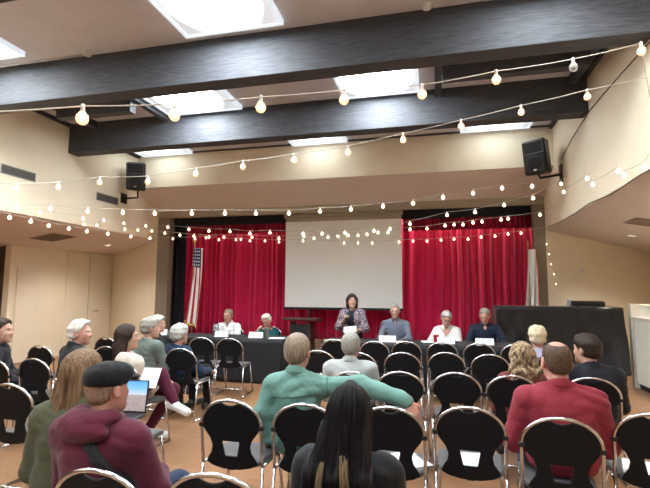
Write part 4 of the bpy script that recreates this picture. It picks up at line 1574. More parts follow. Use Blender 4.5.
def person(label, head, Y, rot, skinm, hair, hairm, shirt, pants, shoe=None, S=1.0, sw=0.19, g=1.0, lean=0.05, hy=0.0, hp=0.0, hr=0.0,
           arms=None, legs=None, stand=False, sleeve='long', fold=0.004, hs=1.05, female=False, collar=0.0, near=False, sidelean=0.0,
           hem=None, vneck=0.0, loose=0.013, seed=1, brow=None, glasses=None, hipshift=(0, 0), twist=0.0):
    hb = 0.0065 if near else 0.0078
    hcl = 0.008 if near else 0.010
    top = at_y(head[0], head[1], Y)
    ztop = top.z
    hc_z = ztop - 0.124 * hs
    nb_z = hc_z - 0.150 * hs
    zh = 0.86 * S if stand else 0.545
    th = lean
    T = (nb_z - zh) / math.cos(th)
    RL = rotx(-th)
    TW = rotz(twist)

    def tp(t, x=0, y=0):
        p = RL @ V3(x, y, t * T) + V3(sidelean * t, 0, 0)
        return TW @ p + V3(0, 0, zh)
    RT = TW @ RL
    nb = tp(1.0, 0, -0.005)
    hd = rotz(hy) @ rotx(-hp) @ roty(hr)
    hc = nb + V3(0, 0.028 + 0.05 * math.sin(th) + 0.02 * max(hp, 0), 0.150 * hs)
    HT = (hd, hc)
    # place so that the head shows where it should
    Rz = rotz(rot)
    w = Rz @ hc
    loc = V3(top.x - w[0], top.y - w[1], 0)

    def loc_of(q):
        return Rz.T @ (np.array(at_y(*q)) - loc)
    body = []
    torso = [ell(tp(0.02), (0.165 * g, 0.120 * g, 0.115), 0.05, RT), ell(tp(0.34, 0, -0.005), (0.140 * g, 0.105 * g, 0.17 * T / 0.5), 0.07, RT),
             ell(tp(0.66, 0, -0.008), (0.160 * sw / 0.19 * (0.5 + 0.5 * g), 0.110 * g, 0.18 * T / 0.5), 0.06, RT),
             cap(tp(0.82, -sw + 0.05, -0.01), tp(0.82, sw - 0.05, -0.01), 0.056, None, 0.05)]
    if g > 1.1:
        torso.append(ell(tp(0.25, 0, 0.05), (0.14 * g, 0.12 * g, 0.15), 0.06, RT))
    if female:
        torso += [ell(tp(0.62, s * 0.07, 0.085), (0.06, 0.055, 0.065), 0.05, RT) for s in (-1, 1)]
    for s in (-1, 1):
        torso.append(cap(tp(0.985, s * 0.030, -0.015), tp(0.845, s * (sw - 0.035), -0.01), 0.036, 0.048, 0.04))
    body += [ell(o[1], o[2] * 0.93, o[5], o[3]) if o[0] == 'ell' else cap(o[1], o[2], o[3] * 0.9, o[4] * 0.9, o[5]) for o in torso]
    body.append(cap(nb + V3(0, -0.004, -0.03), hc + hd @ V3(0, -0.018, -0.05) * hs, 0.054 * hs * (0.92 if female else 1.02), 0.051 * hs * (0.92 if female else 1.02), 0.03))
    ha, hsub = head_ops(HT, hs)
    body += ha
    sl, wr = [], {}
    arms = arms or {}
    A = 0.92 if female else 1.0
    for s, key in ((1, 'R'), (-1, 'L')):
        a = dict(e=(0.055, 0.07, -0.26), w=(-0.13, 0.22, -0.06), n=(0, 0, -1), curl=0.5)
        a.update(arms.get(key, {}))
        sh = tp(0.835, s * (sw - 0.012), -0.01)
        el = sh + V3(a['e'][0] * s, a['e'][1], a['e'][2])
        if 'epx' in a:
            el = loc_of(a['epx'])
        wp = el + V3(a['w'][0] * s, a['w'][1], a['w'][2])
        if 'wpx' in a:
            wp = loc_of(a['wpx'])
        fd = unit(wp - el)
        hdn = unit(np.array(a['d'], float) * V3(s, 1, 1)) if 'd' in a else fd
        nn = np.array(a['n'], float) * V3(s, 1, 1)
        gb = (0.5 + 0.5 * g) * A
        body += [cap(sh, el, 0.047 * gb, 0.038 * gb, 0.03), cap(el, wp, 0.038 * gb, 0.026 * A, 0.02)]
        body += hand_ops(wp + hdn * 0.005, hdn, nn, s, 0.97 * A, a['curl'], a.get('spread', 0.2))
        if sleeve == 'long':
            sl += [cap(sh, el, 0.049 * gb, 0.043 * gb, 0.04), cap(el, wp - fd * 0.01, 0.042 * gb, 0.025 * A, 0.03)]
        elif sleeve == 'roll':
            sl += [cap(sh, el, 0.053 * gb, 0.048 * gb, 0.04), cap(el, el + (wp - el) * 0.35, 0.046 * gb, 0.044 * gb, 0.03)]
        else:
            sl += [cap(sh, sh + (el - sh) * 0.78, 0.054 * gb, 0.056 * gb, 0.04)]
        wr[key] = (wp, hdn, nn, sh, el)
    lg, ft = [], []
    for s, key in ((1, 'R'), (-1, 'L')):
        hp_ = V3(s * 0.09, 0.02, zh - 0.005)
        if legs and key in legs:
            kn, an, toe = [loc_of(q[1:]) if q[0] == 'px' else V3(*q) for q in legs[key]]
        elif stand:
            kn, an = V3(s * 0.10, 0.03, 0.47 * S), V3(s * 0.11, 0.0, 0.09)
            toe = an + V3(s * 0.03, 0.19, -0.06)
        else:
            kn, an = V3(s * 0.13, 0.43, 0.51), V3(s * 0.14, 0.46, 0.09)
            toe = an + V3(s * 0.03, 0.19, -0.06)
        heel = an + unit(V3(toe[0] - an[0], toe[1] - an[1], 0)) * (-0.035) + V3(0, 0, -0.05 if abs(toe[2] - an[2]) < 0.08 else -0.03)
        lg += [cap(hp_, kn, 0.084 * (0.4 + 0.6 * g), 0.058, 0.05), cap(kn, an, 0.056, 0.040, 0.03)]
        body += [cap(hp_, kn, 0.074 * (0.4 + 0.6 * g), 0.052, 0.04), cap(kn, an, 0.048, 0.034, 0.03), cap(an, heel, 0.034, 0.032, 0.02), cap(heel, toe, 0.032, 0.026, 0.02)]
        ft.append((an, heel, toe))
    root = sdf('person', body, hb, skinm, None, 0, None, (), hsub, 1)
    root.location = loc
    root.rotation_euler = (0, 0, rot)
    tag(root, label, 'person')
    # garments
    zn = nb + V3(0, 0, 0.018 + collar)
    nrm = unit(RT @ V3(0, 0.42, 0.9))

    def neckcut(P):
        q = (P - zn) @ nrm
        r = np.hypot(P[:, 0] - zn[0], P[:, 1] - zn[1])
        return np.minimum(q, 0.115 - r)
    cuts = [neckcut]
    if vneck:
        cuts.append(lambda P: np.minimum(np.minimum(0.62 * (P[:, 2] - (nb[2] - vneck)) - np.abs(P[:, 0] - nb[0]), P[:, 1] - nb[1] - 0.01), 0.16 - np.abs(P[:, 0] - nb[0])) * 0.8)
    if hem is not None:
        cuts.append(lambda P: np.minimum(zh + hem - P[:, 2], 0.3 - np.hypot(P[:, 0], P[:, 1])))
    neckop = [cap(nb + V3(0, -0.006, -0.04), nb + V3(0, -0.002, 0.06), 0.058, 0.054, 0.03)]
    tops = torso + sl + neckop
    if not stand:
        tops = tops + [cap((s * 0.085, 0.03, zh), (s * 0.10, 0.14, zh), 0.088, 0.085, 0.04) for s in (-1, 1)]
    sdf('shirt', tops, hcl, shirt, root, loose, folds(seed, fold), cuts, (), 1)
    sdf('trousers', lg + [ell(tp(0.02), (0.16 * g, 0.115 * g, 0.105), 0.05, RT)], 0.011, pants, root, 0.008, folds(seed + 5, 0.004),
        [lambda P: np.minimum(P[:, 2] - (zh + 0.06), 0.22 - P[:, 1])], (), 1)
    shoe = shoe or SHOEBLACK
    for (an, heel, toe) in ft:
        sdf('shoe', [cap(an, heel, 0.036, 0.036, 0.02), cap(heel, toe, 0.036, 0.031, 0.02)], 0.007, shoe, root, 0.009, None,
            [lambda P, an=an: P[:, 2] - (an[2] + 0.025), lambda P: 0.002 - P[:, 2]], (), 1)
    if hair is not None:
        hair_mesh(root, HT, hs, hair, hairm, 0.0048 if near else 0.006)

    def H(*p):
        return hc + hd @ (V3(*p) * hs)
    for s in (-1, 1):
        bm = bmesh.new()
        bmesh.ops.create_uvsphere(bm, u_segments=12, v_segments=8, radius=0.0118 * hs, matrix=Matrix.Translation(H(s * 0.031, 0.0752, 0.010)))
        ey = from_bm('eye', bm, EYEWHITE, root, True)
        bm = bmesh.new()
        bmesh.ops.create_uvsphere(bm, u_segments=10, v_segments=6, radius=0.0068 * hs, matrix=Matrix.Translation(H(s * 0.031, 0.0812, 0.010)))
        from_bm('iris', bm, IRIS, ey, True)
        tube('eyebrow', [H(s * 0.016, 0.0945, 0.027), H(s * 0.032, 0.093, 0.032), H(s * 0.048, 0.081, 0.027)], [0.003 * hs, 0.0042 * hs, 0.002 * hs], brow or hairm or SHOEBLACK, root, 6)
    tube('lips', [H(-0.021, 0.0905, -0.057), H(-0.008, 0.0960, -0.0555), H(0.008, 0.0960, -0.0555), H(0.021, 0.0905, -0.057)], [0.003 * hs, 0.0062 * hs, 0.0062 * hs, 0.003 * hs], LIP, root, 8)
    if glasses is not None:
        bm = bmesh.new()
        for s in (-1, 1):
            ring = [H(s * 0.032 + 0.024 * math.cos(a), 0.102, 0.008 + 0.018 * math.sin(a)) for a in [2 * PI * i / 14 for i in range(15)]]
            bm_tube(bm, ring, 0.0022 * hs, 6, False)
            bm_tube(bm, [H(s * 0.056, 0.101, 0.012), H(s * 0.079, 0.07, 0.014), H(s * 0.083, 0.0, 0.010), H(s * 0.082, -0.015, -0.004)], 0.0022 * hs, 6)
        bm_tube(bm, [H(-0.008, 0.103, 0.012), H(0.008, 0.103, 0.012)], 0.0022 * hs, 6)
        from_bm('glasses', bm, glasses, root, True)
    root_info[root.name] = dict(root=root, loc=loc, rot=rot, HT=HT, hs=hs, nb=nb, wr=wr, tp=tp, zh=zh, RT=RT, tops=tops, neckcut=neckcut, H=H, loose=loose, fold=fold, seed=seed)
    return root_info[root.name]


root_info = {}
SHOEBLACK = mat('black_shoe', (0.02, 0.018, 0.017), 0.4)
SHOEWHITE = mat('white_sneaker', (0.78, 0.77, 0.75), 0.5)
DENIM = cloth('denim', (0.0261, 0.0435, 0.0812), scale=40)
BLACKPANT = cloth('black_trousers', (0.0081, 0.0081, 0.0104))
KHAKI = cloth('khaki', (0.1972, 0.1566, 0.1044))
GREYPANT = cloth('grey_trousers', (0.058, 0.058, 0.0638))

H_GREY = hairmat('grey', (0.42, 0.39, 0.35), (0.22, 0.20, 0.17))
H_GREYBROWN = hairmat('grey_brown', (0.40, 0.30, 0.22), (0.20, 0.14, 0.10))
H_WHITE = hairmat('white', (0.82, 0.79, 0.72), (0.58, 0.54, 0.47), 20)
H_SILVER = hairmat('silver', (0.62, 0.60, 0.56), (0.36, 0.34, 0.31), 20)
H_BLONDE = hairmat('pale_blonde', (0.82, 0.72, 0.50), (0.55, 0.44, 0.26), 20)
H_BLACK = hairmat('black', (0.014, 0.011, 0.011), (0.006, 0.005, 0.005))
H_DARK = hairmat('dark_brown', (0.055, 0.032, 0.022), (0.022, 0.013, 0.010))
H_BROWN = hairmat('brown', (0.13, 0.075, 0.045), (0.06, 0.034, 0.02))
H_OLIVE = hairmat('light_brown', (0.30, 0.185, 0.10), (0.11, 0.062, 0.034), 9, (14, 14, 0.8))
H_WAVY = hairmat('blonde_brown', (0.50, 0.36, 0.21), (0.10, 0.06, 0.035), 10, (5, 5, 2))
H_STUBBLE = hairmat('short_brown', (0.13, 0.08, 0.052), (0.075, 0.045, 0.03), 60, (1, 1, 1))
H_SHAVED = hairmat('shaved', (0.36, 0.24, 0.18), (0.26, 0.17, 0.12), 60, (1, 1, 1))

C_TEAL = cloth('teal_shirt', (0.1566, 0.3074, 0.261), 0.7)
C_RED = cloth('crimson_shirt', (0.29, 0.0261, 0.0435), 0.75)
C_MAROON = cloth('maroon_hoodie', (0.1102, 0.0128, 0.029), 0.9, sheen=0.15)
C_OLIVE = cloth('olive_sweater', (0.0841, 0.087, 0.0493), 0.95, bump=0.25)
C_BLACK = cloth('black_jacket', (0.007, 0.007, 0.0084), 0.7)
C_PALE = cloth('pale_grey_shirt', (0.435, 0.45, 0.4275), 0.8)
C_NAVYJ = cloth('navy_jacket', (0.0081, 0.0099, 0.0162), 0.7)
C_NAVYC = cloth('navy_coat', (0.0104, 0.0288, 0.06), 0.9)
C_CREAM = cloth('cream_sweater', (0.594, 0.513, 0.432), 0.9)
C_SAGE = cloth('sage_jacket', (0.135, 0.165, 0.14), 0.85)
C_SUIT = cloth('charcoal_suit', (0.0104, 0.0116, 0.0139), 0.8)
C_LAV = cloth('lavender_top', (0.44, 0.424, 0.56), 0.85)
C_RUST = cloth('rust_top', (0.174, 0.0348, 0.029), 0.85)
C_WHITE = cloth('white_shirt', (0.8, 0.79, 0.76), 0.8)
C_TEALJ = cloth('deep_teal_jacket', (0.0087, 0.087, 0.0928), 0.85)
C_GREYS = cloth('blue_grey_shirt', (0.1276, 0.145, 0.1798), 0.8, c2=(0.17, 0.19, 0.25), scale=120)
C_NAVYS = cloth('navy_shirt', (0.0128, 0.0203, 0.0435), 0.75)
C_BLOUSE = cloth('dark_blouse', (0.0203, 0.0203, 0.0348), 0.8)
C_CARDI = mat('cloth_patterned_cardigan', (0.42, 0.32, 0.33), 0.85, color2=(0.07, 0.06, 0.10), scale=38, lo=0.44, hi=0.56)
C_BURG = cloth('burgundy_trousers', (0.0812, 0.0081, 0.0261), 0.85)

SHORT = dict(kind='short')
# --- the panel, behind the tables
ONTABLE = dict(e=(0.05, 0.16, -0.22), w=(-0.10, 0.20, -0.03), n=(0, 0, -1), curl=0.55)


def table_arm(dz=0.0, **k):
    a = dict(ONTABLE)
    a.update(k)
    return a


ps1 = person('man in a white shirt and glasses leaning on the panel table', (228.5, 309), 8.32, PI, SK_PINK, dict(kind='short', t=0.008, front=0.018), H_GREYBROWN, C_WHITE, KHAKI,
       vneck=0.09, sleeve='short', arms={'R': dict(e=(0.06, 0.12, -0.25), w=(-0.20, 0.14, 0.02), curl=0.5), 'L': dict(e=(0.06, 0.12, -0.25), w=(-0.20, 0.16, 0.03), curl=0.5)}, glasses=SHOEBLACK, hp=0.15, seed=11)
pt = person('white haired woman in a deep teal jacket, head propped on a hand', (267, 314), 8.30, PI + 0.1, SK_PINK, dict(kind='fluffy', t=0.013, amp=0.002), H_WHITE, C_TEALJ, GREYPANT,
            female=True, sw=0.17, hp=0.35, hr=0.2, lean=0.2, glasses=SHOEBLACK,
            arms={'R': dict(e=(0.07, 0.22, -0.19), w=(-0.10, 0.03, 0.20), n=(-0.8, -0.5, 0), d=(-0.25, -0.25, 0.9), curl=0.9),
                  'L': dict(e=(0.06, 0.18, -0.24), w=(-0.16, 0.16, 0.02), curl=0.5)}, seed=12)
sp = person('standing woman in a patterned cardigan holding a microphone and a paper', (352, 294), 8.28, PI - 0.05, SK_FAIR, dict(kind='bob', L=0.10, t=0.014, front=0.040), H_DARK, C_BLOUSE, BLACKPANT,
            female=True, sw=0.175, stand=True, S=0.93, hy=0.35, lean=0.0,
            arms={'R': dict(e=(0.09, 0.03, -0.25), w=(-0.14, 0.16, 0.14), n=(-1, -0.1, 0), d=(-0.35, 0.3, 0.75), curl=1.25),
                  'L': dict(e=(0.09, 0.05, -0.26), w=(-0.13, 0.20, -0.02), n=(-0.3, 0, 1), d=(-0.8, 0.5, 0), curl=0.7)}, sleeve='roll', seed=13)
ps3 = person('grey haired man in a blue grey shirt seated beside the standing speaker', (395, 304), 8.33, PI, SK_PINK, dict(kind='short', t=0.008, front=0.004), H_GREY, C_GREYS, GREYPANT,
       vneck=0.07, arms={'R': table_arm(), 'L': table_arm()}, hp=0.12, sw=0.205, g=1.05, seed=14)
ps4 = person('woman in a loose white blouse looking down at her writing', (446, 311), 8.30, PI - 0.1, SK_FAIR, dict(kind='short', t=0.014, front=0.012), H_SILVER, C_WHITE, BLACKPANT,
       female=True, sw=0.18, hp=0.5, hr=-0.1, lean=0.15, hy=0.2, g=1.05,
       vneck=0.16, arms={'R': table_arm(w=(-0.02, 0.22, -0.02), e=(0.12, 0.15, -0.22)), 'L': table_arm(w=(-0.16, 0.16, -0.02))}, brow=H_DARK, seed=15, loose=0.02)
ps5 = person('grey haired man in a navy shirt looking down at the panel table', (484.5, 308), 8.33, PI - 0.05, SK_PINK, dict(kind='short', t=0.008, front=0.004), H_GREY, C_NAVYS, DENIM,
       vneck=0.09, hp=0.45, lean=0.12, sw=0.205, g=1.03, arms={'R': table_arm(e=(0.10, 0.14, -0.23)), 'L': table_arm(e=(0.11, 0.14, -0.23))}, seed=16)

panel_sitters = [(ps1, 'black chair of the man in the white shirt behind the panel table'), (pt, 'black chair of the woman in deep teal behind the panel table'),
                 (ps3, 'black chair of the man in blue grey behind the panel table'), (ps4, 'black chair of the woman in the white blouse behind the table'),
                 (ps5, 'black chair of the man in navy behind the panel table')]
# --- the audience
gm = person('man in a teal shirt seen from behind, arm stretched over the next chair', (298, 334), 3.18, 0.03, SK_PINK, dict(kind='short', t=0.014, neck=-0.085), H_GREYBROWN, C_TEAL, KHAKI,
            sw=0.180, g=0.98, near=True, hy=-0.12, fold=0.008, collar=0.02, lean=0.0, loose=0.018,
            arms={'R': dict(epx=(362, 385, 3.12), wpx=(407, 401, 2.99), n=(0.45, 0.0, -0.9), d=(0.5, -0.12, -0.85), curl=0.5),
                  'L': dict(epx=(263.5, 411, 3.10), wpx=(267, 438, 3.14), n=(-0.6, -0.2, 0), d=(0.0, 0.5, -0.85), curl=0.6)}, seed=21)
pale = person('grey haired man in a pale shirt seated ahead of the black haired woman', (351, 333), 4.44, 0.0, SK_PINK, dict(kind='short', t=0.014, neck=-0.075), H_GREY, C_PALE, GREYPANT,
       sw=0.205, g=1.04, near=True, fold=0.004, collar=0.01, lean=0.08, loose=0.02, seed=22)
bh = person('woman with long black hair and blond streaks in a black jacket, back turned', (350, 385), 1.90, -0.05, SK_TAN,
            dict(kind='long', L=0.50, w0=0.050, w1=0.150, yb=-0.160, t=0.013, r=0.034), H_BLACK, C_BLACK, BLACKPANT, sw=0.170, near=True, female=True, lean=0.02,
            fold=0.005, loose=0.018, hr=0.06, hs=0.97, sidelean=0.03, seed=23, arms={'R': dict(e=(0.06, 0.06, -0.27)), 'L': dict(e=(0.06, 0.06, -0.27))})
rd = person('broad man in a crimson shirt with thinning brown hair, seated back turned', (555.5, 341), 3.27, 0.02, SK_PINK,
            dict(kind='bald', t=0.0035, neck=-0.055, crown=(0, -0.03, 0.148, 0.060)), H_STUBBLE, C_RED, DENIM, sw=0.212, g=1.08, near=True, fold=0.0065, collar=0.022,
            loose=0.022, hy=0.10, lean=0.1, glasses=SHOEBLACK, hs=1.1, seed=24,
            arms={'R': dict(e=(0.075, 0.06, -0.27), w=(-0.24, 0.20, 0.02)), 'L': dict(e=(0.075, 0.06, -0.27), w=(-0.24, 0.22, 0.0))})
mr = person('man in a maroon hoodie and black flat cap with a laptop', (109, 364), 1.95, -0.10, SK_PINK, dict(kind='short', t=0.004, neck=-0.06), H_SHAVED, C_MAROON, DENIM,
            sw=0.215, near=True, fold=0.0035, loose=0.022, lean=0.02, hy=-0.15, seed=25, hs=0.97,
            arms={'R': dict(e=(0.07, 0.08, -0.25), w=(-0.16, 0.22, 0.0), n=(0, 0, -1), curl=0.3), 'L': dict(e=(0.06, 0.08, -0.25), w=(-0.06, 0.24, 0.02), curl=0.3)})
ol = person('woman in an olive sweater with long light brown hair, back turned', (85, 350), 2.20, 0.30, SK_FAIR,
            dict(kind='long', L=0.54, w0=0.056, w1=0.056, yb=-0.120, t=0.013, r=0.034, tip=0.7), H_OLIVE, C_OLIVE, DENIM, sw=0.180, near=True, female=True, g=1.08,
            lean=0.10, fold=0.004, loose=0.022, hy=-0.55, hr=0.10, seed=26, arms={'L': dict(e=(0.06, 0.04, -0.28), w=(-0.05, 0.24, -0.04))})
wv = person('woman with wavy blonde brown hair and a rust top seen from behind', (521, 343), 4.52, 0.05, SK_FAIR,
            dict(kind='wavy', L=0.26, w0=0.07, w1=0.11, yb=-0.10, t=0.020, r=0.036), H_WAVY, C_RUST, GREYPANT, sw=0.175, near=True, female=True, hy=0.15, seed=27)
bl = person('woman with short pale blonde hair in a lavender top', (537, 326.5), 5.75, 0.0, SK_PINK, dict(kind='fluffy', t=0.020, amp=0.0028, freq=80, neck=-0.085), H_BLONDE, C_LAV, BLACKPANT,
            sw=0.175, female=True, hs=1.02, seed=28)
yg = person('young man with dark brown hair in a black jacket, head turned', (586, 335), 4.50, 0.12, SK_FAIR, dict(kind='fluffy', t=0.017, neck=-0.07, amp=0.002, freq=70), H_DARK, C_NAVYJ, DENIM, sw=0.215, g=1.02, near=True,
            hy=0.55, lean=0.15, collar=0.015, loose=0.024, seed=29)
nv = person('silver haired woman in a navy coat sitting with her back turned', (180, 325), 5.36, -0.30, SK_FAIR, dict(kind='fluffy', t=0.022, amp=0.0028, neck=-0.07), H_SILVER, C_NAVYC, BLACKPANT,
            female=True, sw=0.185, g=1.05, near=True, lean=0.15, loose=0.022, fold=0.006, hy=-0.05, seed=30,
            arms={'R': dict(e=(0.12, 0.13, -0.24), w=(-0.06, 0.22, -0.03)), 'L': dict(e=(0.07, 0.10, -0.24))})
sg = person('grey haired woman in a sage green jacket beside the navy coat', (151, 318), 5.15, -0.2, SK_FAIR, dict(kind='fluffy', t=0.018, amp=0.0024, neck=-0.07), H_GREY, C_SAGE, GREYPANT,
            female=True, sw=0.185, near=True, hy=-0.6, loose=0.02, lean=0.05, seed=31)
fg = person('silver haired listener in profile beyond the woman in sage green', (158, 316), 6.35, -1.2, SK_FAIR, dict(kind='fluffy', t=0.020, amp=0.002, neck=-0.075), H_SILVER, C_SUIT, GREYPANT,
            female=True, sw=0.175, lean=0.08, seed=32)
cw = person('dark haired woman in a cream sweater and burgundy trousers, legs crossed', (128, 324.5), 4.20, -1.05, SK_FAIR,
            dict(kind='long', L=0.24, w0=0.055, w1=0.07, yb=-0.09, t=0.016, r=0.034), H_DARK, C_CREAM, C_BURG, SHOEWHITE, sw=0.17, female=True, near=True, lean=-0.22, hy=0.1,
            legs={'L': ((-0.06, 0.40, 0.50), (-0.10, 0.16, 0.09), (-0.09, 0.34, 0.03)), 'R': (('px', 161, 375, 4.15), ('px', 174, 401, 4.12), ('px', 187, 412, 4.08))},
            arms={'R': dict(e=(0.04, 0.10, -0.25), w=(-0.10, 0.22, -0.02)), 'L': dict(e=(0.04, 0.10, -0.25), w=(-0.08, 0.24, 0.0))}, seed=33)
wh = person('white haired man in a dark jacket looking to the side', (81, 321), 4.22, -0.5, SK_PINK, dict(kind='fluffy', t=0.021, amp=0.0036, neck=-0.085, freq=75, front=0.006), H_WHITE, C_SUIT, DENIM, sw=0.22, g=1.05, near=True,
            hy=-0.75, lean=0.05, collar=0.01, loose=0.022, seed=34)
em = person('dark haired man in a charcoal suit cut by the left edge', (3, 319.5), 4.15, -0.95, SK_FAIR, dict(kind='fluffy', t=0.013, neck=-0.06, amp=0.0022, freq=60, front=0.004), H_DARK, C_SUIT, BLACKPANT, sw=0.215, near=True,
            hy=-0.35, lean=0.05, collar=0.01, loose=0.022, seed=35)

# garments and things worn
def worn(info, name, m, ops, h=0.008, infl=0.0, disp=None, cuts=(), sub=()):
    return sdf(name, ops, h, m, info['root'], infl, disp, cuts, sub, 1)


i = mr
cap_t = i['HT']
capc = lambda p: i['hc'] if False else cap_t[1] + cap_t[0] @ (V3(*p) * i['hs'])
CAPM = cloth('black_cap', (0.0093, 0.0093, 0.0104), 0.85, bump=0.3)
hat = sdf('flat_cap', [ell((0, -0.014, 0.070), (0.090, 0.110, 0.068), 0.03), ell((0, 0.045, 0.078), (0.086, 0.085, 0.048), 0.03), ell((0, -0.012, 0.045), (0.088, 0.107, 0.045), 0.02)], 0.006, CAPM, i['root'], 0,
          lambda P: 0.0016 * np.sin(60 * P[:, 0] + 3 * np.sin(40 * P[:, 1])), [lambda P: 0.022 - 0.10 * P[:, 1] - P[:, 2]], (), 1, (cap_t[0] * i['hs'], cap_t[1]))
sdf('cap_peak', [ell((0, 0.115, 0.048), (0.075, 0.055, 0.010), 0.01)], 0.005, CAPM, i['root'], 0, None, (), (), 1, (cap_t[0] * i['hs'], cap_t[1]))
nbm = i['nb']
worn(i, 'hood', C_MAROON, [ell(nbm + V3(0, -0.080, 0.030), (0.120, 0.055, 0.042), 0.03), ell(nbm + V3(0, -0.115, -0.005), (0.135, 0.045, 0.048), 0.03),
                           cap(nbm + V3(-0.085, -0.03, 0.035), nbm + V3(-0.055, 0.075, -0.03), 0.042, 0.035, 0.03), cap(nbm + V3(0.085, -0.03, 0.035), nbm + V3(0.055, 0.075, -0.03), 0.042, 0.035, 0.03)],
     0.007, 0.004, folds(3, 0.007), (), [cap(nbm + V3(0, 0.0, -0.03), nbm + V3(0, 0.02, 0.14), 0.060, 0.066, 0.02)])
cS = i['tp'](0.60, 0.14, -0.1)
nS = unit(V3(0.80, 0, 0.62))
worn(i, 'shoulder_strap', BLACKCLOTH, i['tops'], 0.008, i['loose'] + 0.016, folds(i['seed'], i['fold']), [lambda P: np.abs((P - cS) @ nS) - 0.022, i['neckcut'], lambda P: P[:, 1] + 0.02])

# collars
for i, m_, gap in ((gm, C_TEAL, 0.45), (rd, C_RED, 0.45), (ps1, C_WHITE, 0.9), (ps3, C_GREYS, 0.8), (ps4, C_WHITE, 1.0), (ps5, C_NAVYS, 0.8), (pale, C_PALE, 0.5), (wh, C_SUIT, 0.8), (em, C_SUIT, 0.9)):
    nb_ = i['nb']
    kr = 1.0 + max(0, i['loose'] - 0.013) * 10
    aa = [PI / 2 + gap / 2 + (2 * PI - gap) * q / 16 for q in range(17)]
    ops_ = []
    for dz, rr_ in ((0.030, 0.0085), (0.012, 0.0105), (-0.006, 0.0115)):
        ring = [nb_ + V3((0.064 - 0.25 * (dz - 0.012)) * kr * math.cos(a), -0.002 + (0.068 - 0.25 * (dz - 0.012)) * kr * math.sin(a), 0.012 + dz - 0.034 * math.sin(a)) for a in aa]
        ops_ += [cap(a, b, rr_, None, 0.014) for a, b in zip(ring[:-1], ring[1:])]
    worn(i, 'collar', m_, ops_, 0.0065)
# yoke flap across the teal shirt back
i = gm
yc = i['tp'](0.70)
worn(i, 'back_yoke', C_TEAL, i['tops'][:8], 0.008, i['loose'] + 0.008, folds(i['seed'], i['fold']),
     [i['neckcut'], lambda P: yc[2] + 0.012 * np.sin(9 * P[:, 0]) - P[:, 2], lambda P: P[:, 1] + 0.03, lambda P: np.abs(P[:, 0]) - 0.235])
# open patterned cardigan on the speaker
i = sp
worn(i, 'cardigan', C_CARDI, i['tops'], 0.009, i['loose'] + 0.010, folds(41, 0.006),
     [i['neckcut'], lambda P: np.minimum(P[:, 1] - 0.0, 0.055 + 0.05 * np.clip((1.2 - P[:, 2]), 0, 1) - np.abs(P[:, 0])), lambda P: 0.62 - P[:, 2]])
# shirt front of the suited man
# glints of blond in the long black hair: separate locks lying on it
i = bh
hd_, hc_ = i['HT']
LOCK = hairmat('blond_streak', (0.33, 0.235, 0.13), (0.10, 0.065, 0.04), 9, (20, 20, 1))
rnd = random.Random(4)
for (x0, x1, n_, zz0, zz1) in ((-0.055, -0.080, 22, -0.15, -0.46), (0.030, 0.070, 30, -0.12, -0.46)):
    bm = bmesh.new()
    for k in range(n_):
        dx = rnd.gauss(0, 0.013)
        top_ = rnd.uniform(-0.03, 0.03)
        pts = []
        for q in range(9):
            f = q / 8
            z_ = zz0 + top_ + (zz1 - zz0) * f
            pts.append(hc_ + hd_ @ V3(x0 + (x1 - x0) * f + dx * (0.4 + f) + 0.006 * math.sin(5 * f + k), -0.196 - 0.003 * (k % 3) + 0.012 * max(0, f - 0.55) / 0.45, z_))
        bm_tube(bm, pts, [0.0008 + 0.0016 * math.sin(PI * min(1, 0.12 + q / 8 * 0.9)) for q in range(9)], 6)
    from_bm('blond_streak', bm, LOCK, i['root'], True)


def flyaway(info, m, n, L, w0, w1, yb, r, seed, name='hair_strands'):
    """Loose strands over long hair."""
    hd_, hc_ = info['HT']
    rnd = random.Random(seed)
    bm = bmesh.new()
    for k in range(n):
        a = rnd.uniform(-1, 1)
        ph = rnd.uniform(0, 6)
        pts, rs = [], []
        for q in range(12):
            f = q / 11
            if f < 0.3:
                g_ = f / 0.3
                th = g_ * PI * 0.55
                x = a * 0.088 * math.sin(0.35 + 0.9 * g_)
                y = -0.014 - 0.112 * math.sin(th) * math.sqrt(max(0.05, 1 - a * a * 0.7))
                z = 0.040 + 0.103 * math.cos(th) * math.sqrt(max(0.1, 1 - a * a * 0.35))
            else:
                g_ = (f - 0.3) / 0.7
                x = a * ((w0 + r * .8) + (w1 + r * .6 - w0 - r * .8) * g_) + 0.006 * math.sin(4 * g_ + ph)
                y = (-0.014 - 0.112 * math.sqrt(max(0.05, 1 - a * a * 0.7))) * (1 - min(1, g_ * 2)) + (yb - r * math.sqrt(max(0.05, 1 - a * a * 0.8))) * min(1, g_ * 2) + 0.003 + 0.02 * max(0, g_ - 0.6)
                z = 0.0231 - (L * (0.93 - 0.1 * rnd.random() * 0.3)) * g_
            pts.append(hc_ + hd_ @ V3(x, y, z))
            rs.append(0.0022 * (1 - 0.7 * f))
        bm_tube(bm, pts, rs, 4)
    from_bm(name, bm, m, info['root'], True)


flyaway(bh, H_BLACK, 70, 0.50, 0.050, 0.150, -0.160, 0.034, 5)
flyaway(ol, H_OLIVE, 60, 0.54, 0.056, 0.056, -0.120, 0.034, 6)

# ------------------------------------------------------------------ things held
def world(info, p):
    q = rotz(info['rot']) @ np.array(p) + info['loc']
    return Vector(q)


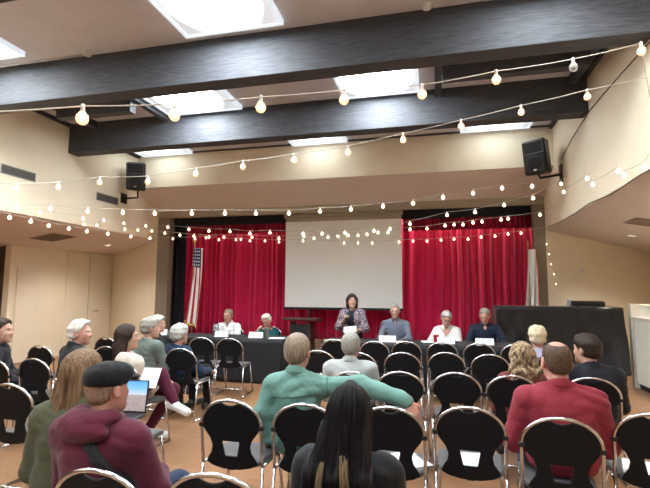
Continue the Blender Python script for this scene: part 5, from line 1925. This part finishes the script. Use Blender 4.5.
# microphone in the speaker's raised hand
wp, dd, nn, sh, el = sp['wr']['R']
g0 = world(sp, wp + dd * 0.075 + unit(nn) * 0.028)
t = empty('microphone', g0)
tag(t, 'black hand microphone held up by the standing woman', 'microphone')
bm = bmesh.new()
bm_lathe(bm, [(0, -0.11), (0.012, -0.11), (0.013, 0.0), (0.018, 0.07), (0.018, 0.075), (0, 0.075)], n=14)
from_bm('handle', bm, BLACKPLASTIC, t, True)
bm = bmesh.new()
bm_lathe(bm, [(0.019, 0.075), (0.026, 0.09), (0.026, 0.11), (0.016, 0.125), (0, 0.128)], n=14)
from_bm('grille', bm, mat('mic_grille', (0.3, 0.3, 0.31), 0.4, 0.8), t, True)
t.rotation_euler = (-0.35, 0.12, 0)
# paper in her other hand
wp, dd, nn, sh, el = sp['wr']['L']
g0 = world(sp, wp + dd * 0.10 + unit(nn) * 0.022)
o = box('paper', (-0.11, -0.07, 0), (0.11, 0.07, 0.003), WHITEPAPER)
o.location = g0 + Vector((0.0, -0.03, 0.0))
o.rotation_euler = (0.75, -0.1, 0.15)
tag(o, 'white sheet of paper held by the standing woman', 'paper')
# papers on the lap of the woman in cream
p = at_y(150, 378, 3.98)
o = box('papers', (-0.09, -0.10, 0), (0.09, 0.10, 0.006), WHITEPAPER)
o.location = (p.x, p.y, p.z)
o.rotation_euler = (1.0, 0.0, 0.1)
tag(o, 'white papers on the lap of the woman in burgundy trousers', 'papers')
# phone by the hanging hand
wp, dd, nn, sh, el = gm['wr']['L']
o = box('phone', (-0.035, -0.005, -0.075), (0.035, 0.005, 0.075), WHITEPLASTIC, None, 0.003)
o.location = world(gm, wp + dd * 0.12 + unit(nn) * 0.030)
o.rotation_euler = (0.4, 0.3, 0.5)
tag(o, 'pale phone held in the hanging hand of the teal shirt man', 'phone')


# laptop of the man in the maroon hoodie
def city_nodes(nt, b):
    tc = nt.nodes.new('ShaderNodeTexCoord')
    sp_ = nt.nodes.new('ShaderNodeSeparateXYZ')
    nt.links.new(tc.outputs['Generated'], sp_.inputs[0])
    cr = nt.nodes.new('ShaderNodeValToRGB')
    e = cr.color_ramp.elements
    e[0].position, e[0].color = 0.0, (0.30, 0.27, 0.27, 1)
    e[1].position, e[1].color = 1.0, (0.10, 0.38, 0.85, 1)
    for pos, c in ((0.50, (0.42, 0.36, 0.36)), (0.56, (0.55, 0.62, 0.72)), (0.75, (0.22, 0.50, 0.88))):
        x = e.new(pos)
        x.color = c + (1,)
    nt.links.new(sp_.outputs[2], cr.inputs[0])
    br = nt.nodes.new('ShaderNodeTexBrick')
    br.inputs['Color1'].default_value = (0.5, 0.45, 0.42, 1)
    br.inputs['Color2'].default_value = (0.10, 0.10, 0.14, 1)
    br.inputs['Mortar'].default_value = (0.5, 0.25, 0.2, 1)
    br.inputs['Scale'].default_value = 14
    mp = nt.nodes.new('ShaderNodeMapping')
    mp.inputs['Rotation'].default_value = (PI / 2, 0, 0)
    nt.links.new(tc.outputs['Generated'], mp.inputs[0])
    nt.links.new(mp.outputs[0], br.inputs['Vector'])
    lt = nt.nodes.new('ShaderNodeMath')
    lt.operation = 'LESS_THAN'
    lt.inputs[1].default_value = 0.55
    nt.links.new(sp_.outputs[2], lt.inputs[0])
    ml = nt.nodes.new('ShaderNodeMath')
    ml.operation = 'MULTIPLY'
    ml.inputs[1].default_value = 0.6
    nt.links.new(lt.outputs[0], ml.inputs[0])
    mx = nt.nodes.new('ShaderNodeMix')
    mx.data_type = 'RGBA'
    nt.links.new(ml.outputs[0], mx.inputs[0])
    nt.links.new(cr.outputs[0], mx.inputs[6])
    nt.links.new(br.outputs['Color'], mx.inputs[7])
    nt.links.new(mx.outputs[2], b.inputs['Emission Color'])
    b.inputs['Emission Strength'].default_value = 0.55
    b.inputs['Base Color'].default_value = (0.02, 0.02, 0.02, 1)
    b.inputs['Roughness'].default_value = 0.25


p = at_y(144, 414, 2.42)
t = empty('laptop', (p.x - 0.14, 2.42, p.z))
t.rotation_euler = (0, 0, 0.1)
tag(t, 'open laptop with a city skyline on its screen beside the flat cap', 'laptop')
box('keyboard_base', (-0.14, -0.20, -0.016), (0.14, 0.0, 0.0), mat('laptop_shell', (0.10, 0.105, 0.11), 0.4), t, 0.003)
box('keys', (-0.125, -0.12, 0.0), (0.125, -0.015, 0.002), BLACKPLASTIC, t)
lid = box('lid', (-0.14, 0.0, 0.0), (0.14, 0.008, 0.185), BLACKPLASTIC, t, 0.002)
scr = box('screen', (-0.133, -0.002, 0.010), (0.133, 0.0005, 0.178), node_mat('city_screen', city_nodes), lid)
lid.rotation_euler = (-0.15, 0, 0)


# chairs of the sitters whose seats hardly show
for info, lab, rz in ((bh, 'black chair that the black haired woman sits on', 0.0), (fg, 'black chair that the silver haired listener in profile sits on', -0.9),
                      (bl, 'black chair that the pale blonde woman sits on', 0.0), (ol, 'black chair the olive sweater woman sits on sideways', PI / 2)):
    l_ = info['loc']
    chair_at(l_[0], l_[1] + (0.0 if info is not bh else -0.02), rz, lab)
for info, lab in panel_sitters:
    l_ = info['loc']
    chair_at(l_[0], l_[1], info['rot'], lab)
